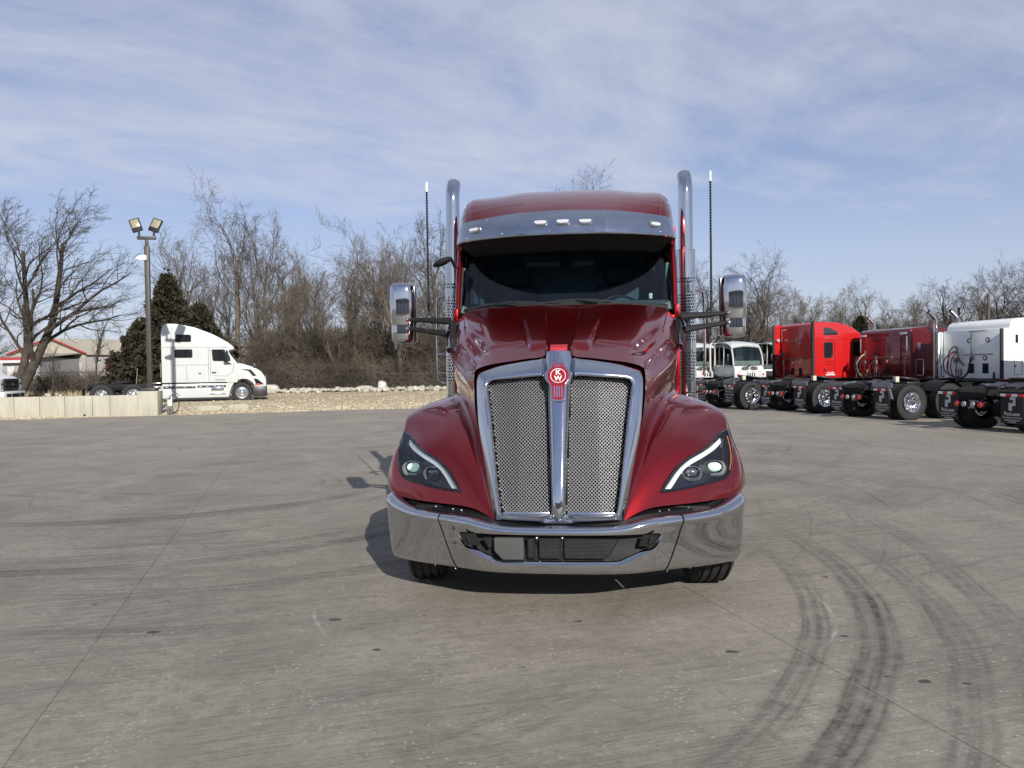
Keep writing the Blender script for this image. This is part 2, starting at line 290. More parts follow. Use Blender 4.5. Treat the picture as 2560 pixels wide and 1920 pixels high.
class MB:
    def __init__(s): s.v = []; s.f = []; s.mi = []; s.k = 0
    def slot(s, k): s.k = k; return s
    def add(s, V, F):
        o = len(s.v); s.v.extend([tuple(map(float, p)) for p in V]); s.f.extend([tuple(i+o for i in f) for f in F]); s.mi.extend([s.k]*len(F)); return s
    def box(s, x0, x1, y0, y1, z0, z1):
        return s.add([(x0, y0, z0), (x1, y0, z0), (x1, y1, z0), (x0, y1, z0), (x0, y0, z1), (x1, y0, z1), (x1, y1, z1), (x0, y1, z1)],
                     [(0, 3, 2, 1), (4, 5, 6, 7), (0, 1, 5, 4), (1, 2, 6, 5), (2, 3, 7, 6), (3, 0, 4, 7)])
    def rbox(s, x0, x1, y0, y1, z0, z1, r=.01):
        """box with chamfered edges"""
        bm = bmesh.new(); bmesh.ops.create_cube(bm, size=1)
        for v in bm.verts: v.co = Vector(((x0+x1)/2+v.co.x*(x1-x0), (y0+y1)/2+v.co.y*(y1-y0), (z0+z1)/2+v.co.z*(z1-z0)))
        bmesh.ops.bevel(bm, geom=list(bm.edges), offset=min(r, .45*min(abs(x1-x0), abs(y1-y0), abs(z1-z0))), segments=2, profile=.5, affect='EDGES')
        bm.verts.index_update(); s.add([v.co for v in bm.verts], [[v.index for v in f.verts] for f in bm.faces]); bm.free(); return s
    def grid(s, P, wrap=False, flip=False):
        P = np.asarray(P); n, m = P.shape[:2]; F = []
        for i in range(n-1):
            for j in range(m if wrap else m-1):
                a = i*m+j; b = i*m+(j+1) % m; c = (i+1)*m+(j+1) % m; e = (i+1)*m+j
                F.append((a, e, c, b) if flip else (a, b, c, e))
        return s.add(P.reshape(-1, 3), F)
    def tube(s, pts, r, n=8, cap=True, up=(0, 0, 1)):
        P = [Vector(p) for p in pts]; rs = r if hasattr(r, '__len__') else [r]*len(P); rings = []; u = Vector(up)
        for i, p in enumerate(P):
            t = (P[min(i+1, len(P)-1)]-P[max(i-1, 0)]).normalized()
            if abs(t.dot(u)) > .95 and i == 0: u = Vector((1, 0, 0)) if abs(t.x) < .9 else Vector((0, 1, 0))
            a = (u-t*u.dot(t)).normalized(); b = t.cross(a); u = a
            rings.append([p+(a*math.cos(2*math.pi*k/n)+b*math.sin(2*math.pi*k/n))*rs[i] for k in range(n)])
        o = len(s.v); s.grid([[tuple(q) for q in rg] for rg in rings], wrap=True, flip=True)
        if cap:
            m = len(P); s.f.append(tuple(o+k for k in range(n))); s.f.append(tuple(o+(m-1)*n+k for k in reversed(range(n)))); s.mi += [s.k]*2
        return s
    def lathe(s, prof, c=(0, 0, 0), axis='z', n=24, a0=0, a1=360, cap=False):
        full = abs(a1-a0) >= 360; m = n if full else n+1; rows = []
        for h, r in prof:
            row = []
            for k in range(m):
                a = R(a0+(a1-a0)*k/n); x, y = r*math.cos(a), r*math.sin(a)
                q = {'z': (x, y, h), 'x': (h, x, y), 'y': (x, h, y)}[axis]
                row.append((c[0]+q[0], c[1]+q[1], c[2]+q[2]))
            rows.append(row)
        o = len(s.v); s.grid(rows, wrap=full)
        if cap:
            s.f.append(tuple(o+k for k in reversed(range(m)))); s.f.append(tuple(o+(len(prof)-1)*m+k for k in range(m))); s.mi += [s.k]*2
        return s
    def prism(s, P2, a0, a1, plane='xz', bev=0.0):
        """closed outline P2 extruded from a0 to a1 along the remaining axis"""
        P2 = [tuple(p) for p in P2]; n = len(P2)
        def mk(p, a): return {'xz': (p[0], a, p[1]), 'yz': (a, p[0], p[1]), 'xy': (p[0], p[1], a)}[plane]
        V = [mk(p, a0) for p in P2]+[mk(p, a1) for p in P2]; F = [tuple(range(n)), tuple(reversed(range(n, 2*n)))]
        F += [(i, i+n, (i+1) % n+n, (i+1) % n) for i in range(n)]
        if bev:
            bm = bmesh.new(); vs = [bm.verts.new(v) for v in V]
            for f in F: bm.faces.new([vs[i] for i in f])
            bmesh.ops.recalc_face_normals(bm, faces=bm.faces)
            ed = [e for e in bm.edges if len(e.link_faces) == 2 and e.link_faces[0].normal.angle(e.link_faces[1].normal, 0) > .5]
            bmesh.ops.bevel(bm, geom=ed, offset=bev, segments=3, profile=.6, affect='EDGES', clamp_overlap=True)
            bm.verts.index_update(); s.add([v.co for v in bm.verts], [[v.index for v in f.verts] for f in bm.faces]); bm.free(); return s
        return s.add(V, F)
    def sphere(s, c, r, n=12, m=8, sc=(1, 1, 1)):
        rows = [[(c[0]+r*sc[0]*math.sin(math.pi*i/m)*math.cos(2*math.pi*k/n), c[1]+r*sc[1]*math.sin(math.pi*i/m)*math.sin(2*math.pi*k/n), c[2]+r*sc[2]*math.cos(math.pi*i/m)) for k in range(n)] for i in range(m+1)]
        return s.grid(rows, wrap=True, flip=True)
    def xf(s, M, start=0):
        for i in range(start, len(s.v)): s.v[i] = tuple(M @ Vector(s.v[i]))
        return s
    def mirx(s):
        s.v = [(-x, y, z) for x, y, z in s.v]; s.f = [tuple(reversed(f)) for f in s.f]; return s
    def mesh(s, name, mats, ang=35, recalc=True, merge=False):
        me = bpy.data.meshes.new(name); me.from_pydata(s.v, [], s.f)
        for m in (mats if isinstance(mats, (list, tuple)) else [mats]): me.materials.append(MT[m])
        if any(s.mi): me.polygons.foreach_set('material_index', s.mi)
        if recalc or merge:
            bm = bmesh.new(); bm.from_mesh(me)
            if merge: bmesh.ops.remove_doubles(bm, verts=bm.verts, dist=merge)
            if recalc: bmesh.ops.recalc_face_normals(bm, faces=bm.faces)
            bm.to_mesh(me); bm.free()
        if ang:
            me.polygons.foreach_set('use_smooth', [True]*len(me.polygons))
            if ang < 180: me.set_sharp_from_angle(angle=R(ang))
        me.update(); return me
    def build(s, name, mats, parent=None, ang=35, merge=False, recalc=True, loc=None):
        o = bpy.data.objects.new(name, s.mesh(name, mats, ang, recalc, merge)); COL.objects.link(o)
        if parent: o.parent = parent
        if loc is not None: o.location = loc
        return o
def tag(o, label=None, cat=None, group=None, kind=None):
    for k, v in (('label', label), ('category', cat), ('group', group), ('kind', kind)):
        if v: o[k] = v
    return o
def empty(name, loc, rz=0, label=None, cat=None, group=None, sc=1.0):
    o = bpy.data.objects.new(name, None); COL.objects.link(o); o.location = loc; o.rotation_euler = (0, 0, rz); o.scale = (sc,)*3; o.empty_display_size = .3
    return tag(o, label, cat, group)
def kids(o): return [c for c in bpy.data.objects if c.parent == o]
def copy_tree(o, parent=None):
    c = o.copy(); COL.objects.link(c); c.parent = parent
    for ch in kids(o): copy_tree(ch, c)
    return c
def link(name, me, parent=None, loc=(0, 0, 0), rot=(0, 0, 0), sc=(1, 1, 1)):
    o = bpy.data.objects.new(name, me); COL.objects.link(o); o.parent = parent; o.location = loc; o.rotation_euler = rot; o.scale = sc; return o
def text_mesh(body, size, extrude=.001, align='CENTER', bold=0.0, xs=1.0):
    cu = bpy.data.curves.new('lettering', 'FONT'); cu.body = body; cu.size = size; cu.extrude = extrude; cu.align_x = align; cu.align_y = 'CENTER'; cu.offset = bold; cu.resolution_u = 2
    o = bpy.data.objects.new('lettering', cu); COL.objects.link(o); dg = bpy.context.evaluated_depsgraph_get(); me = bpy.data.meshes.new_from_object(o.evaluated_get(dg)); bpy.data.objects.remove(o)
    for v in me.vertices: v.co.x *= xs
    return me
def text(name, body, size, matn, parent, loc, rot=(R(90), 0, 0), **k):
    me = text_mesh(body, size, **k); me.materials.clear(); me.materials.append(MT[matn]); return link(name, me, parent, loc, rot)
# ================================================================ THE SETTING
GA = R(15.66); UX, UY = math.cos(GA), math.sin(GA); VX, VY = -UY, UX        # slab grid directions
def gp(a, b): return (UX*a+VX*b, UY*a+VY*b)                                # grid coordinates -> world
A0, B0, DA, DB = -1.22, 6.22, 3.97, 4.6
I0, I1, J0, J1 = -4, 6, -2, 5
ax0, ax1, bx0, bx1 = A0+DA*I0, A0+DA*I1, B0+DB*J0, B0+DB*J1
mb = MB()
L = 400.0
ring_in = [gp(ax0, bx0), gp(ax1, bx0), gp(ax1, bx1), gp(ax0, bx1)]; ring_out = [gp(-L, -L), gp(L, -L), gp(L, L), gp(-L, L)]
mb.add([(x, y, 0) for x, y in ring_out+ring_in], [(0, 1, 5, 4), (1, 2, 6, 5), (2, 3, 7, 6), (3, 0, 4, 7)])
ground = mb.build('ground', 'yard_concrete', ang=0); tag(ground, kind='structure')
mat('joint_filler', (.06, .052, .042), .95, base2=(.22, .20, .165), vscale=14)
mb = MB(); mb.add([(*gp(a, b), -.0035) for a, b in ((ax0, bx0), (ax1, bx0), (ax1, bx1), (ax0, bx1))], [(0, 1, 2, 3)])
mb.build('joint_filler', 'joint_filler', ground, ang=0)
w, h, c = DA-.004, DB-.004, .0015
sb = MB(); sb.add([(-w/2, -h/2, -.02), (w/2, -h/2, -.02), (w/2, h/2, -.02), (-w/2, h/2, -.02), (-w/2, -h/2, -c), (w/2, -h/2, -c), (w/2, h/2, -c), (-w/2, h/2, -c),
                   (-w/2+c, -h/2+c, 0), (w/2-c, -h/2+c, 0), (w/2-c, h/2-c, 0), (-w/2+c, h/2-c, 0)],
                  [(0, 1, 5, 4), (1, 2, 6, 5), (2, 3, 7, 6), (3, 0, 4, 7), (4, 5, 9, 8), (5, 6, 10, 9), (6, 7, 11, 10), (7, 4, 8, 11), (8, 9, 10, 11)])
slab_me = sb.mesh('slab', 'yard_concrete', 0)
for i in range(I0, I1):
    for j in range(J0, J1):
        x, y = gp(A0+DA*(i+.5), B0+DB*(j+.5)); link('slab', slab_me, ground, (x, y, -.0), (0, 0, GA))

# gravel verge and rough ground beyond the yard, left and behind
rng = random.Random(5); nrs = np.random.RandomState(3)
from mathutils import noise as mn
def verge_z(x, y, e):
    return .22*min(1, max(0, e/5.0))+.05*mn.noise(Vector((x*.3, y*.3, 0)))*min(1, e/3)+.018*mn.noise(Vector((x*2.5, y*2.5, 3)))
def edge_y(x):                                                                # near edge of the gravel
    return 33.05+.28*x*1.0+.18*math.sin(x*.7)+.1*math.sin(x*2.3+1)
mb = MB(); xs = np.concatenate([np.arange(-75, -26, 2.5), np.arange(-26, 4.6, .5)])
es = np.concatenate([[-.25, 0, .3, .6], np.arange(1, 14, .7), np.arange(14, 60, 5), [80, 130]])
rows = [[(x+max(0, e)*.19*(x > -26)*(x+26)/30, edge_y(x)+e, (-.03 if e < 0 else verge_z(x, edge_y(x)+e, e)+.002)) for x in xs] for e in es]
mb.grid(rows, flip=False); verge = mb.build('gravel_verge', 'gravel_bed', ang=180); tag(verge, kind='structure')
# stones on the verge: far too many to count
def rock_proto(seed, sub=1):
    bm = bmesh.new(); bmesh.ops.create_icosphere(bm, subdivisions=sub, radius=1); r_ = random.Random(seed)
    for v in bm.verts: v.co *= r_.uniform(.7, 1.15)
    V = np.array([v.co[:] for v in bm.verts]); F = [[v.index for v in f.verts] for f in bm.faces]; bm.free(); return V, F
protos = [rock_proto(i) for i in range(5)]
def scatter(name, pts, matn):
    mb = MB()
    for (x, y, z, s) in pts:
        V, F = protos[rng.randrange(5)]; a = rng.uniform(0, 6.3); c, s_ = math.cos(a), math.sin(a)
        Q = V*np.array([s*rng.uniform(.8, 1.4), s, s*rng.uniform(.5, .8)]); Q = np.c_[Q[:, 0]*c-Q[:, 1]*s_+x, Q[:, 0]*s_+Q[:, 1]*c+y, Q[:, 2]+z+s*.15]; mb.add(Q, F)
    return mb.build(name, matn, ang=0, recalc=False)
pts = []
for _ in range(9500):
    x = rng.uniform(-27, 1.5); e = abs(rng.gauss(0, 1))*2.6+rng.uniform(-.15, .3) if rng.random() < .6 else rng.uniform(0, 22); y = edge_y(x)+e
    pts.append((x, y, verge_z(x, y, e) if e > 0 else 0, rng.choice((.02, .025, .03, .035, .05))))
tag(scatter('gravel_stones', pts, 'gravel_stone'), 'loose tan gravel stones strewn over the verge in front of the trees', 'gravel', kind='stuff')
pts = []
for _ in range(900):
    x = rng.uniform(-34, 1.5); y = 50.5+.02*x+rng.gauss(0, .9)-(.10*(x+5) if x < -14 else 0)*-.6; y = min(y, 56); pts.append((x, y, .24+rng.uniform(0, .14), rng.uniform(.08, .26)))
tag(scatter('rubble_bank', pts, 'pale_rock'), 'bank of pale broken rubble lying along the foot of the fence and bushes', 'rubble', kind='stuff')
# a few large things on the verge
def chunk(name, x, y, z, sx, sy, sz, rz, matn, label, cat, seed, group=None):
    bm = bmesh.new(); bmesh.ops.create_icosphere(bm, subdivisions=2, radius=1); r_ = random.Random(seed)
    for v in bm.verts:
        v.co = Vector([math.copysign(abs(q)**.62, q) for q in v.co])*(1+r_.uniform(-.08, .08)); v.co.x *= sx; v.co.y *= sy; v.co.z *= sz
    me = bpy.data.meshes.new(name); bm.to_mesh(me); bm.free(); me.materials.append(MT[matn]); return tag(link(name, me, None, (x, y, z), (0, 0, rz)), label, cat, group)
chunk('concrete_chunk', -12.25, 30.95, .17, .52, .16, .14, R(12), 'wall_concrete', 'fallen round ended concrete chunk nearer the pillar at the edge of the gravel', 'concrete block', 1)
chunk('concrete_chunk', -11.15, 31.35, .17, .45, .19, .15, R(24), 'wall_concrete', 'fallen squared concrete chunk farther from the pillar at the edge of the gravel', 'concrete block', 2)
chunk('white_bundle', -8.5, 50.3, .52, .28, .25, .38, .3, 'panel_white', 'white plastic bundle caught upright on the rubble near the mirror', 'litter', 3)
chunk('boulder', -15.9, 49.6, .45, .85, .5, .32, .1, 'pale_rock', 'largest pale boulder in the rubble right of the white parked truck', 'boulder', 4)
chunk('boulder', -9.6, 50.1, .38, .55, .4, .22, .6, 'pale_rock', 'small flat pale boulder left of the white plastic bundle', 'boulder', 8)

# ---------------------------------------------------------------- bare trees
def grow_tree(seed, H, r0, lean=(0, 0), spread=.75, nl=(8, 6, 6, 5), up=.12, fork=.28, sweep=0.0, lens=(.52, .55, .58, .62), trunks=1, tw=.008):
    r_ = random.Random(seed); mb = MB(); out = [[], []]
    def branch(p, d, ln, r, lv):
        n = (8, 6, 5, 4, 3)[lv]; P = [p]; D = [d]
        wob = (.07, .16, .22, .28, .3)[lv]
        for i in range(n):
            d = (d+Vector((r_.gauss(0, wob)+sweep*.12*lv, r_.gauss(0, wob), r_.gauss(0, wob*.6)+up*(.4 if lv else .2)))).normalized()
            p = p+d*(ln/n); P.append(p); D.append(d)
        r1 = max(r*(.30 if lv < 3 else .5), tw*.6)
        rs = [r+(r1-r)*(i/n)**.85 for i in range(n+1)]
        out[0 if lv < 2 else 1].append((P, rs, (8, 6, 4, 3, 3)[lv]))
        if lv >= len(nl): return
        k = max(2, int(nl[lv]*r_.uniform(.8, 1.25)))
        for c in range(k):
            t = fork+(1-fork)*((c+r_.random())/k) if lv == 0 else .18+.82*((c+r_.random())/k)
            i = min(int(t*n), n-1); f = t*n-i; q = P[i].lerp(P[i+1], f)
            dd = D[i+1]; ax = dd.orthogonal().normalized(); ax.rotate(Matrix.Rotation(r_.uniform(0, 6.283), 3, dd))
            a = spread*r_.uniform(.6, 1.25)*(1.0 if lv else 1.0-.35*t)
            nd = (dd*math.cos(a)+ax*math.sin(a)); nd.z += .15*(lv < 2); nd.normalize()
            rr = (rs[i]+(rs[i+1]-rs[i])*f)*r_.uniform(.45, .68)
            ll = ln*lens[lv]*r_.uniform(.7, 1.2)*(1.1-.45*t if lv == 0 else 1.0-.3*t)
            branch(q, nd, ll, max(rr, tw), lv+1)
    for t in range(trunks):
        a = r_.uniform(0, 6.28); off = Vector((math.cos(a), math.sin(a), 0))*(.35*(trunks > 1))
        d = Vector((lean[0]+off.x*.6, lean[1]+off.y*.6, 1)).normalized()
        branch(off*.6+Vector((0, 0, -.2)), d, H*r_.uniform(.62, .75), r0*(1 if trunks == 1 else r_.uniform(.6, .95)), 0)
    res = []
    for grp in out:
        m = MB()
        for P, rs, n in grp:
            if n > 3: m.tube(P, rs, n, cap=False)
            else:
                k = len(P); o = len(m.v)
                for p, rr in zip(P, rs):
                    m.v += [(p.x+rr, p.y, p.z), (p.x-rr*.5, p.y+rr*.87, p.z), (p.x-rr*.5, p.y-rr*.87, p.z)] if abs((P[-1]-P[0]).normalized().z) > .6 else [(p.x, p.y, p.z+rr), (p.x+rr*.6, p.y+rr*.6, p.z-rr*.5), (p.x-rr*.6, p.y-rr*.6, p.z-rr*.5)]
                for i in range(k-1):
                    for j in range(3): m.f.append((o+i*3+j, o+i*3+(j+1) % 3, o+i*3+3+(j+1) % 3, o+i*3+3+j))
                m.mi += [0]*(3*(k-1))
        res.append(m)
    return res
def tree_proto(seed, *a, bark='bark', **k):
    t, c = grow_tree(seed, *a, **k)
    return t.mesh('trunk', bark, 60, recalc=False), c.mesh('crown', bark, 0, recalc=False)
TP = {
 'spread': tree_proto(11, 13.0, .26, spread=.80, nl=(11, 8, 7, 6), fork=.26, up=.14, lens=(.66, .58, .55, .55)),
 'tall': tree_proto(23, 12.6, .20, spread=.66, nl=(11, 8, 7, 6), fork=.30, up=.18, lens=(.58, .58, .55, .55)),
 'wide': tree_proto(37, 12.3, .27, spread=.92, nl=(11, 8, 7, 6), fork=.20, up=.10, lens=(.66, .56, .55, .55)),
 'twin': tree_proto(41, 13.0, .20, spread=.66, nl=(8, 7, 6, 5), fork=.28, up=.16, trunks=2, bark='bark', lens=(.62, .58, .55, .55)),
 'lean': tree_proto(59, 13.5, .34, lean=(.30, -.05), spread=.85, nl=(10, 8, 7, 5), fork=.24, up=.14, sweep=.42, trunks=2, lens=(.62, .58, .55, .55), bark='bark_dark'),
 'young': tree_proto(67, 7.5, .10, spread=.60, nl=(10, 6, 5), fork=.25, up=.3, bark='bark_dark'),
 'dark': tree_proto(71, 11.0, .24, spread=.85, nl=(11, 8, 6, 6), fork=.24, up=.12, lens=(.66, .58, .55, .55), bark='bark_dark'),
 'wispy': tree_proto(83, 9.5, .12, spread=.6, nl=(13, 8, 6, 4), fork=.12, up=.25, bark='twig_pale', trunks=2),
 'scrub': tree_proto(97, 5.2, .06, spread=.85, nl=(14, 9, 8), fork=.06, up=.12, bark='brush_brown', trunks=3, tw=.007),
 'scrub2': tree_proto(101, 4.0, .05, spread=1.0, nl=(14, 9, 6), fork=.05, up=.05, bark='twig_pale', trunks=3, tw=.007),
}
def tree(kind, x, y, s, rz, label, group=None, z=.2, sz=1.0, name='bare_tree', cat='tree'):
    o = empty(name, (x, y, z), rz, label, cat, group, sc=s); o.scale = (s, s, s*sz)
    link('trunk', TP[kind][0], o); link('crown', TP[kind][1], o); return o
HY = 1.65
def at(px, Y):                                                                # world x of a photograph column at depth Y
    return (px-1280)/1923*Y
T = [
 ('lean', 26, 44, 1.02, .1, 'big dark tree leaning right with twin trunks at the left edge'),
 ('dark', -40, 47, 1.05, 1.9, 'dark bare tree half out of frame behind the silver pickup'),
 ('young', 238, 46, .78, .4, 'slender young tree standing alone before the storage building'),
 ('young', 130, 45, .50, 2.4, 'small crooked sapling in front of the storage building gable'),
 ('spread', 590, 53, 1.03, .7, 'tall pale bare tree rising just right of the white truck roof'),
 ('tall', 665, 55, .98, 2.2, 'narrow upright bare tree between two broad ones left of the red truck'),
 ('wispy', 760, 54, 1.0, 1.1, 'thin multi stemmed wispy tree halfway between white truck and mirror'),
 ('twin', 935, 55, 1.0, 4.1, 'double trunked bare tree to the left of the chrome mirror'),
 ('wide', 1010, 52, .98, .3, 'broad dark branched tree right behind the left chrome mirror'),
 ('tall', 1090, 57, 1.0, 5.1, 'bare tree whose crown shows beside the left exhaust stack'),
 ('wispy', 860, 52, .95, 3.0, 'thin pale tree in the thicket left of the mirror'),
 ('tall', 470, 60, .98, 3.6, 'bare tree standing behind the dark cedar'),
 ('spread', 415, 63, .80, 5.0, 'bare tree crown showing right of the lamp post behind the cedar'),
 ('spread', 1440, 64, 1.26, 2.9, 'bare tree whose round top peeks over the red truck roof'),
 ('wide', 1500, 66, 1.26, 1.2, 'bare tree top showing over the right of the red truck roof'),
 ('wide', 1330, 64, 1.10, .4, 'bare tree mostly hidden, twig tips over the left of the roof'),
 ('wide', 1845, 55, .78, 2.0, 'rounded bare tree behind the right chrome mirror'),
 ('dark', 1905, 58, .90, .9, 'dark forked bare tree immediately right of the right mirror'),
 ('dark', 1775, 60, .85, 4.0, 'dark bare tree between the right exhaust stack and mirror'),
 ('wispy', 2010, 62, .82, 0.0, 'wispy bare tree above the bright red sleeper cab'),
 ('wispy', 2080, 64, .86, 2.0, 'wispy bare tree above the front of the bright red cab'),
 ('spread', 2160, 66, .62, 1.3, 'bare tree left of the small dark evergreen on the right'),
 ('wispy', 2235, 64, .76, 4.4, 'wispy bare tree above the maroon cab'),
 ('dark', 2330, 68, .70, 3.1, 'low bare tree between the maroon and white cabs'),
 ('lean', 2420, 66, .74, 1.0, 'dark bare tree spreading left above the white cab'),
 ('dark', 2500, 64, .88, 2.2, 'dark rounded bare tree above the white cab roof'),
 ('dark', 2580, 66, .92, 5.2, 'dark bare tree at the right edge of the photo'),
 ('wide', 2650, 70, .9, .2, 'bare tree just beyond the right edge of the photo'),
]
for k, px, Y, s, rz, lab in T: tree(k, at(px, Y), Y, s, rz, lab, 'bare winter trees round the yard', z=0.0 if px > 1700 else .2)
ORD1 = 'first second third fourth fifth sixth seventh eighth ninth tenth eleventh twelfth thirteenth fourteenth fifteenth sixteenth seventeenth eighteenth nineteenth'.split()
def ordinal(n):
    if n < 19: return ORD1[n]
    t, u = divmod(n+1, 10); T_ = ('twent', 'thirt', 'fort', 'fift')[t-2]; return T_+'ieth' if u == 0 else T_+'y-'+ORD1[u-1]
CNT = {}
def nth(k): CNT[k] = CNT.get(k, -1)+1; return ordinal(CNT[k])
# more distant trees, one line behind
far = [(-30, 96, 'dark', .9), (175, 100, 'wide', .66), (80, 92, 'spread', .7), (330, 98, 'wispy', .9), (540, 76, 'tall', .95), (640, 80, 'wide', .95), (720, 74, 'spread', .98), (800, 78, 'twin', .98), (880, 72, 'spread', 1.0), (980, 76, 'tall', 1.0), (1060, 80, 'wide', 1.1), (1130, 74, 'spread', .9), (1800, 82, 'wide', .8), (1950, 80, 'spread', .72), (2060, 84, 'wide', .68), (2120, 86, 'twin', .74), (2290, 88, 'spread', .70), (2380, 90, 'wide', .76), (2460, 84, 'spread', .82), (2540, 88, 'wide', .84)]
far += [(px, 62+(px*7 % 9), ('tall', 'spread', 'twin', 'dark', 'wide')[i % 5], .78+.03*(px % 5)) for i, px in enumerate(range(570, 1160, 74))]+[(px, 70+(px*5 % 9), ('wide', 'spread', 'dark')[i % 3], .55+.03*(px % 5)) for i, px in enumerate(range(1740, 2600, 75))]
far.sort()
for i, (px, Y, k, s) in enumerate(far):
    near = 'the storage building' if px < 400 else 'the thicket left of the red truck' if px < 1200 else 'the parked tractors on the right'
    tree(k, at(px, Y), Y, s, i*1.3, nth(near)+' distant bare tree from the left behind '+near, 'distant bare trees behind '+near)
for i, px in enumerate(range(1205, 1740, 62)): tree(('spread', 'wide', 'dark', 'twin')[i % 4], at(px, 60+(i*5 % 9)), 60+(i*5 % 9), .82, i*2.2, nth('hid')+' bare tree of the line hidden behind the red truck', 'bare trees hidden behind the red truck')
# thicket: shrubs along the fence
sh = [(px+rng.uniform(-9, 9), 52.3+rng.uniform(-.5, 4.5), rng.choice(('scrub', 'scrub', 'scrub2')), rng.uniform(.75, 1.15)) for px in range(655, 1190, 17)]
sh += [(px, 47.5+rng.uniform(0, 2), 'scrub2', rng.uniform(.34, .5)) for px in (48, 80, 165, 190, 215, 268)] + [(px, 57+rng.uniform(0, 5), rng.choice(('scrub', 'scrub2')), rng.uniform(.7, 1.1)) for px in range(560, 1190, 45)]
sh += [(px+rng.uniform(-9, 9), 60+rng.uniform(0, 8), rng.choice(('scrub', 'scrub2')), rng.uniform(.7, 1.2)) for px in range(1735, 2620, 34)]
for i, (px, Y, k, s) in enumerate(sorted(sh)):
    wh = ('by the storage building fence', 'scrub bush from the left in the rough grass before the storage building') if px < 400 else ('in the thicket left of the red truck', 'tangled shrub from the left in the thicket along the chain link fence') if px < 1200 else ('behind the parked tractors', 'leafless shrub from the left in the hedge line behind the parked tractors')
    tree(k, at(px, Y), Y, s, i*2.1, nth(wh[1])+' '+wh[1], 'shrubs '+wh[0], name='shrub', cat='shrub')
# the tangled understory itself: a mass of twigs, uncountable
def twig_mass(name, boxes, label, matn):
    m = MB()
    for (pa, pb, y0, y1, z0, z1, n) in boxes:
        for _ in range(n):
            Y = rng.uniform(y0, y1); x = at(rng.uniform(pa, pb), Y); z = z0+(z1-z0)*rng.random()**1.4; p = Vector((x, Y, z)); ln = rng.uniform(.5, 1.5); d = Vector((rng.gauss(0, .7), rng.gauss(0, .5), rng.uniform(-.1, 1.0))).normalized(); P = [p]
            for _k in range(3): d = (d+Vector((rng.gauss(0, .28), rng.gauss(0, .28), rng.gauss(0, .2)-.05))).normalized(); p = p+d*ln/3; P.append(p)
            r0 = rng.uniform(.008, .016); o = len(m.v)
            for i, q in enumerate(P):
                rr = r0*(1-.22*i); m.v += [(q.x+rr, q.y, q.z+rr*.5), (q.x-rr, q.y, q.z+rr*.5), (q.x, q.y, q.z-rr)]
            for i in range(3):
                for j in range(3): m.f.append((o+i*3+j, o+i*3+(j+1) % 3, o+i*3+3+(j+1) % 3, o+i*3+3+j))
            m.mi += [0]*9
    return tag(m.build(name, matn, ang=0, recalc=False), label, 'undergrowth', kind='stuff')
twig_mass('undergrowth', [(660, 1180, 50.2, 51.4, .1, 1.9, 3500), (640, 1180, 52, 60, .1, 4.2, 17000), (560, 1180, 60, 68, .5, 4.6, 8000), (1180, 1740, 60, 72, .1, 4.5, 8000), (300, 560, 52, 60, .1, 1.8, 1500)], 'dense brown tangle of leafless undergrowth left of the red truck', 'brush_brown')
twig_mass('undergrowth', [(30, 305, 47, 54, .1, 1.3, 4200)], 'brown scrubby undergrowth in front of the storage building', 'brush_brown')
twig_mass('undergrowth', [(1720, 2620, 60, 74, .1, 4.6, 13000)], 'leafless undergrowth behind the parked tractors on the right', 'brush_brown')
# dry grass tufts at the back of the verge
m = MB()
for _ in range(9000):
    Y = rng.uniform(50.5, 66); x = at(rng.uniform(-10, 1180), Y)
    if rng.random() < .3: Y = rng.uniform(46.5, 52); x = at(rng.uniform(20, 300), Y)
    hgt = rng.uniform(.15, .55); dx, dy = rng.gauss(0, .12), rng.gauss(0, .12); w_ = .02; m.add([(x-w_, Y, .18), (x+w_, Y, .18), (x+dx, Y+dy, .18+hgt)], [(0, 1, 2)])
tag(m.build('dry_grass', 'dry_grass', ang=0, recalc=False), 'dry straw coloured grass at the foot of the fence line', 'grass', kind='stuff')

# evergreens: conical cedars made of drooping sprays
def cedar_mesh(seed, H, rad, n):
    r_ = random.Random(seed); m = MB()
    B_ = []
    for i in range(115):
        t = ((i+r_.random())/115)**.8; z = .2+t*(H-.5); a = i*2.4+r_.uniform(-.4, .4); B_.append((z, a, (rad*(1-t)**.7*r_.uniform(.45, 1.15)+.15), t))
    for _ in range(n):
        z, a, ln, t = B_[r_.randrange(115)]
        q = ln*r_.random()**.55; w_ = .10+.22*(1-q/ln)+.10*(1-t); a += r_.gauss(0, w_)/max(.4, q); x, y = q*math.cos(a), q*math.sin(a); z += q*.28+r_.gauss(0, w_*.8)
        for _k in range(3):
            d = Vector((math.cos(a)+r_.gauss(0, .6), math.sin(a)+r_.gauss(0, .6), r_.gauss(.15, .5))).normalized()*r_.uniform(.14, .34); s_ = d.cross(Vector((r_.gauss(0, 1), r_.gauss(0, 1), r_.gauss(0, 1)))).normalized()*r_.uniform(.04, .09)
            p = Vector((x, y, z)); m.add([p-s_*.5, p+s_*.5, p+d*.6+s_, p+d, p+d*.6-s_], [(0, 1, 2, 3, 4)])
    t = MB(); t.tube([(0, 0, -.2), (.05, 0, H*.4), (0, .03, H*.95)], [rad*.09, rad*.06, .02], 7)
    for _ in range(60):
        z = r_.uniform(.4, H*.9); a = r_.uniform(0, 6.28); q = rad*(1-z/H)**.75*.9; t.tube([(0, 0, z), (q*.5*math.cos(a), q*.5*math.sin(a), z+.1), (q*math.cos(a), q*math.sin(a), z+.05)], [.035, .025, .01], 4, cap=False)
    return m.mesh('crown', 'needles', 0, recalc=False), t.mesh('trunk', 'bark_dark', 40)
ca_, cb_ = cedar_mesh(3, 8.3, 2.5, 15000), cedar_mesh(9, 6.0, 3.0, 13000)
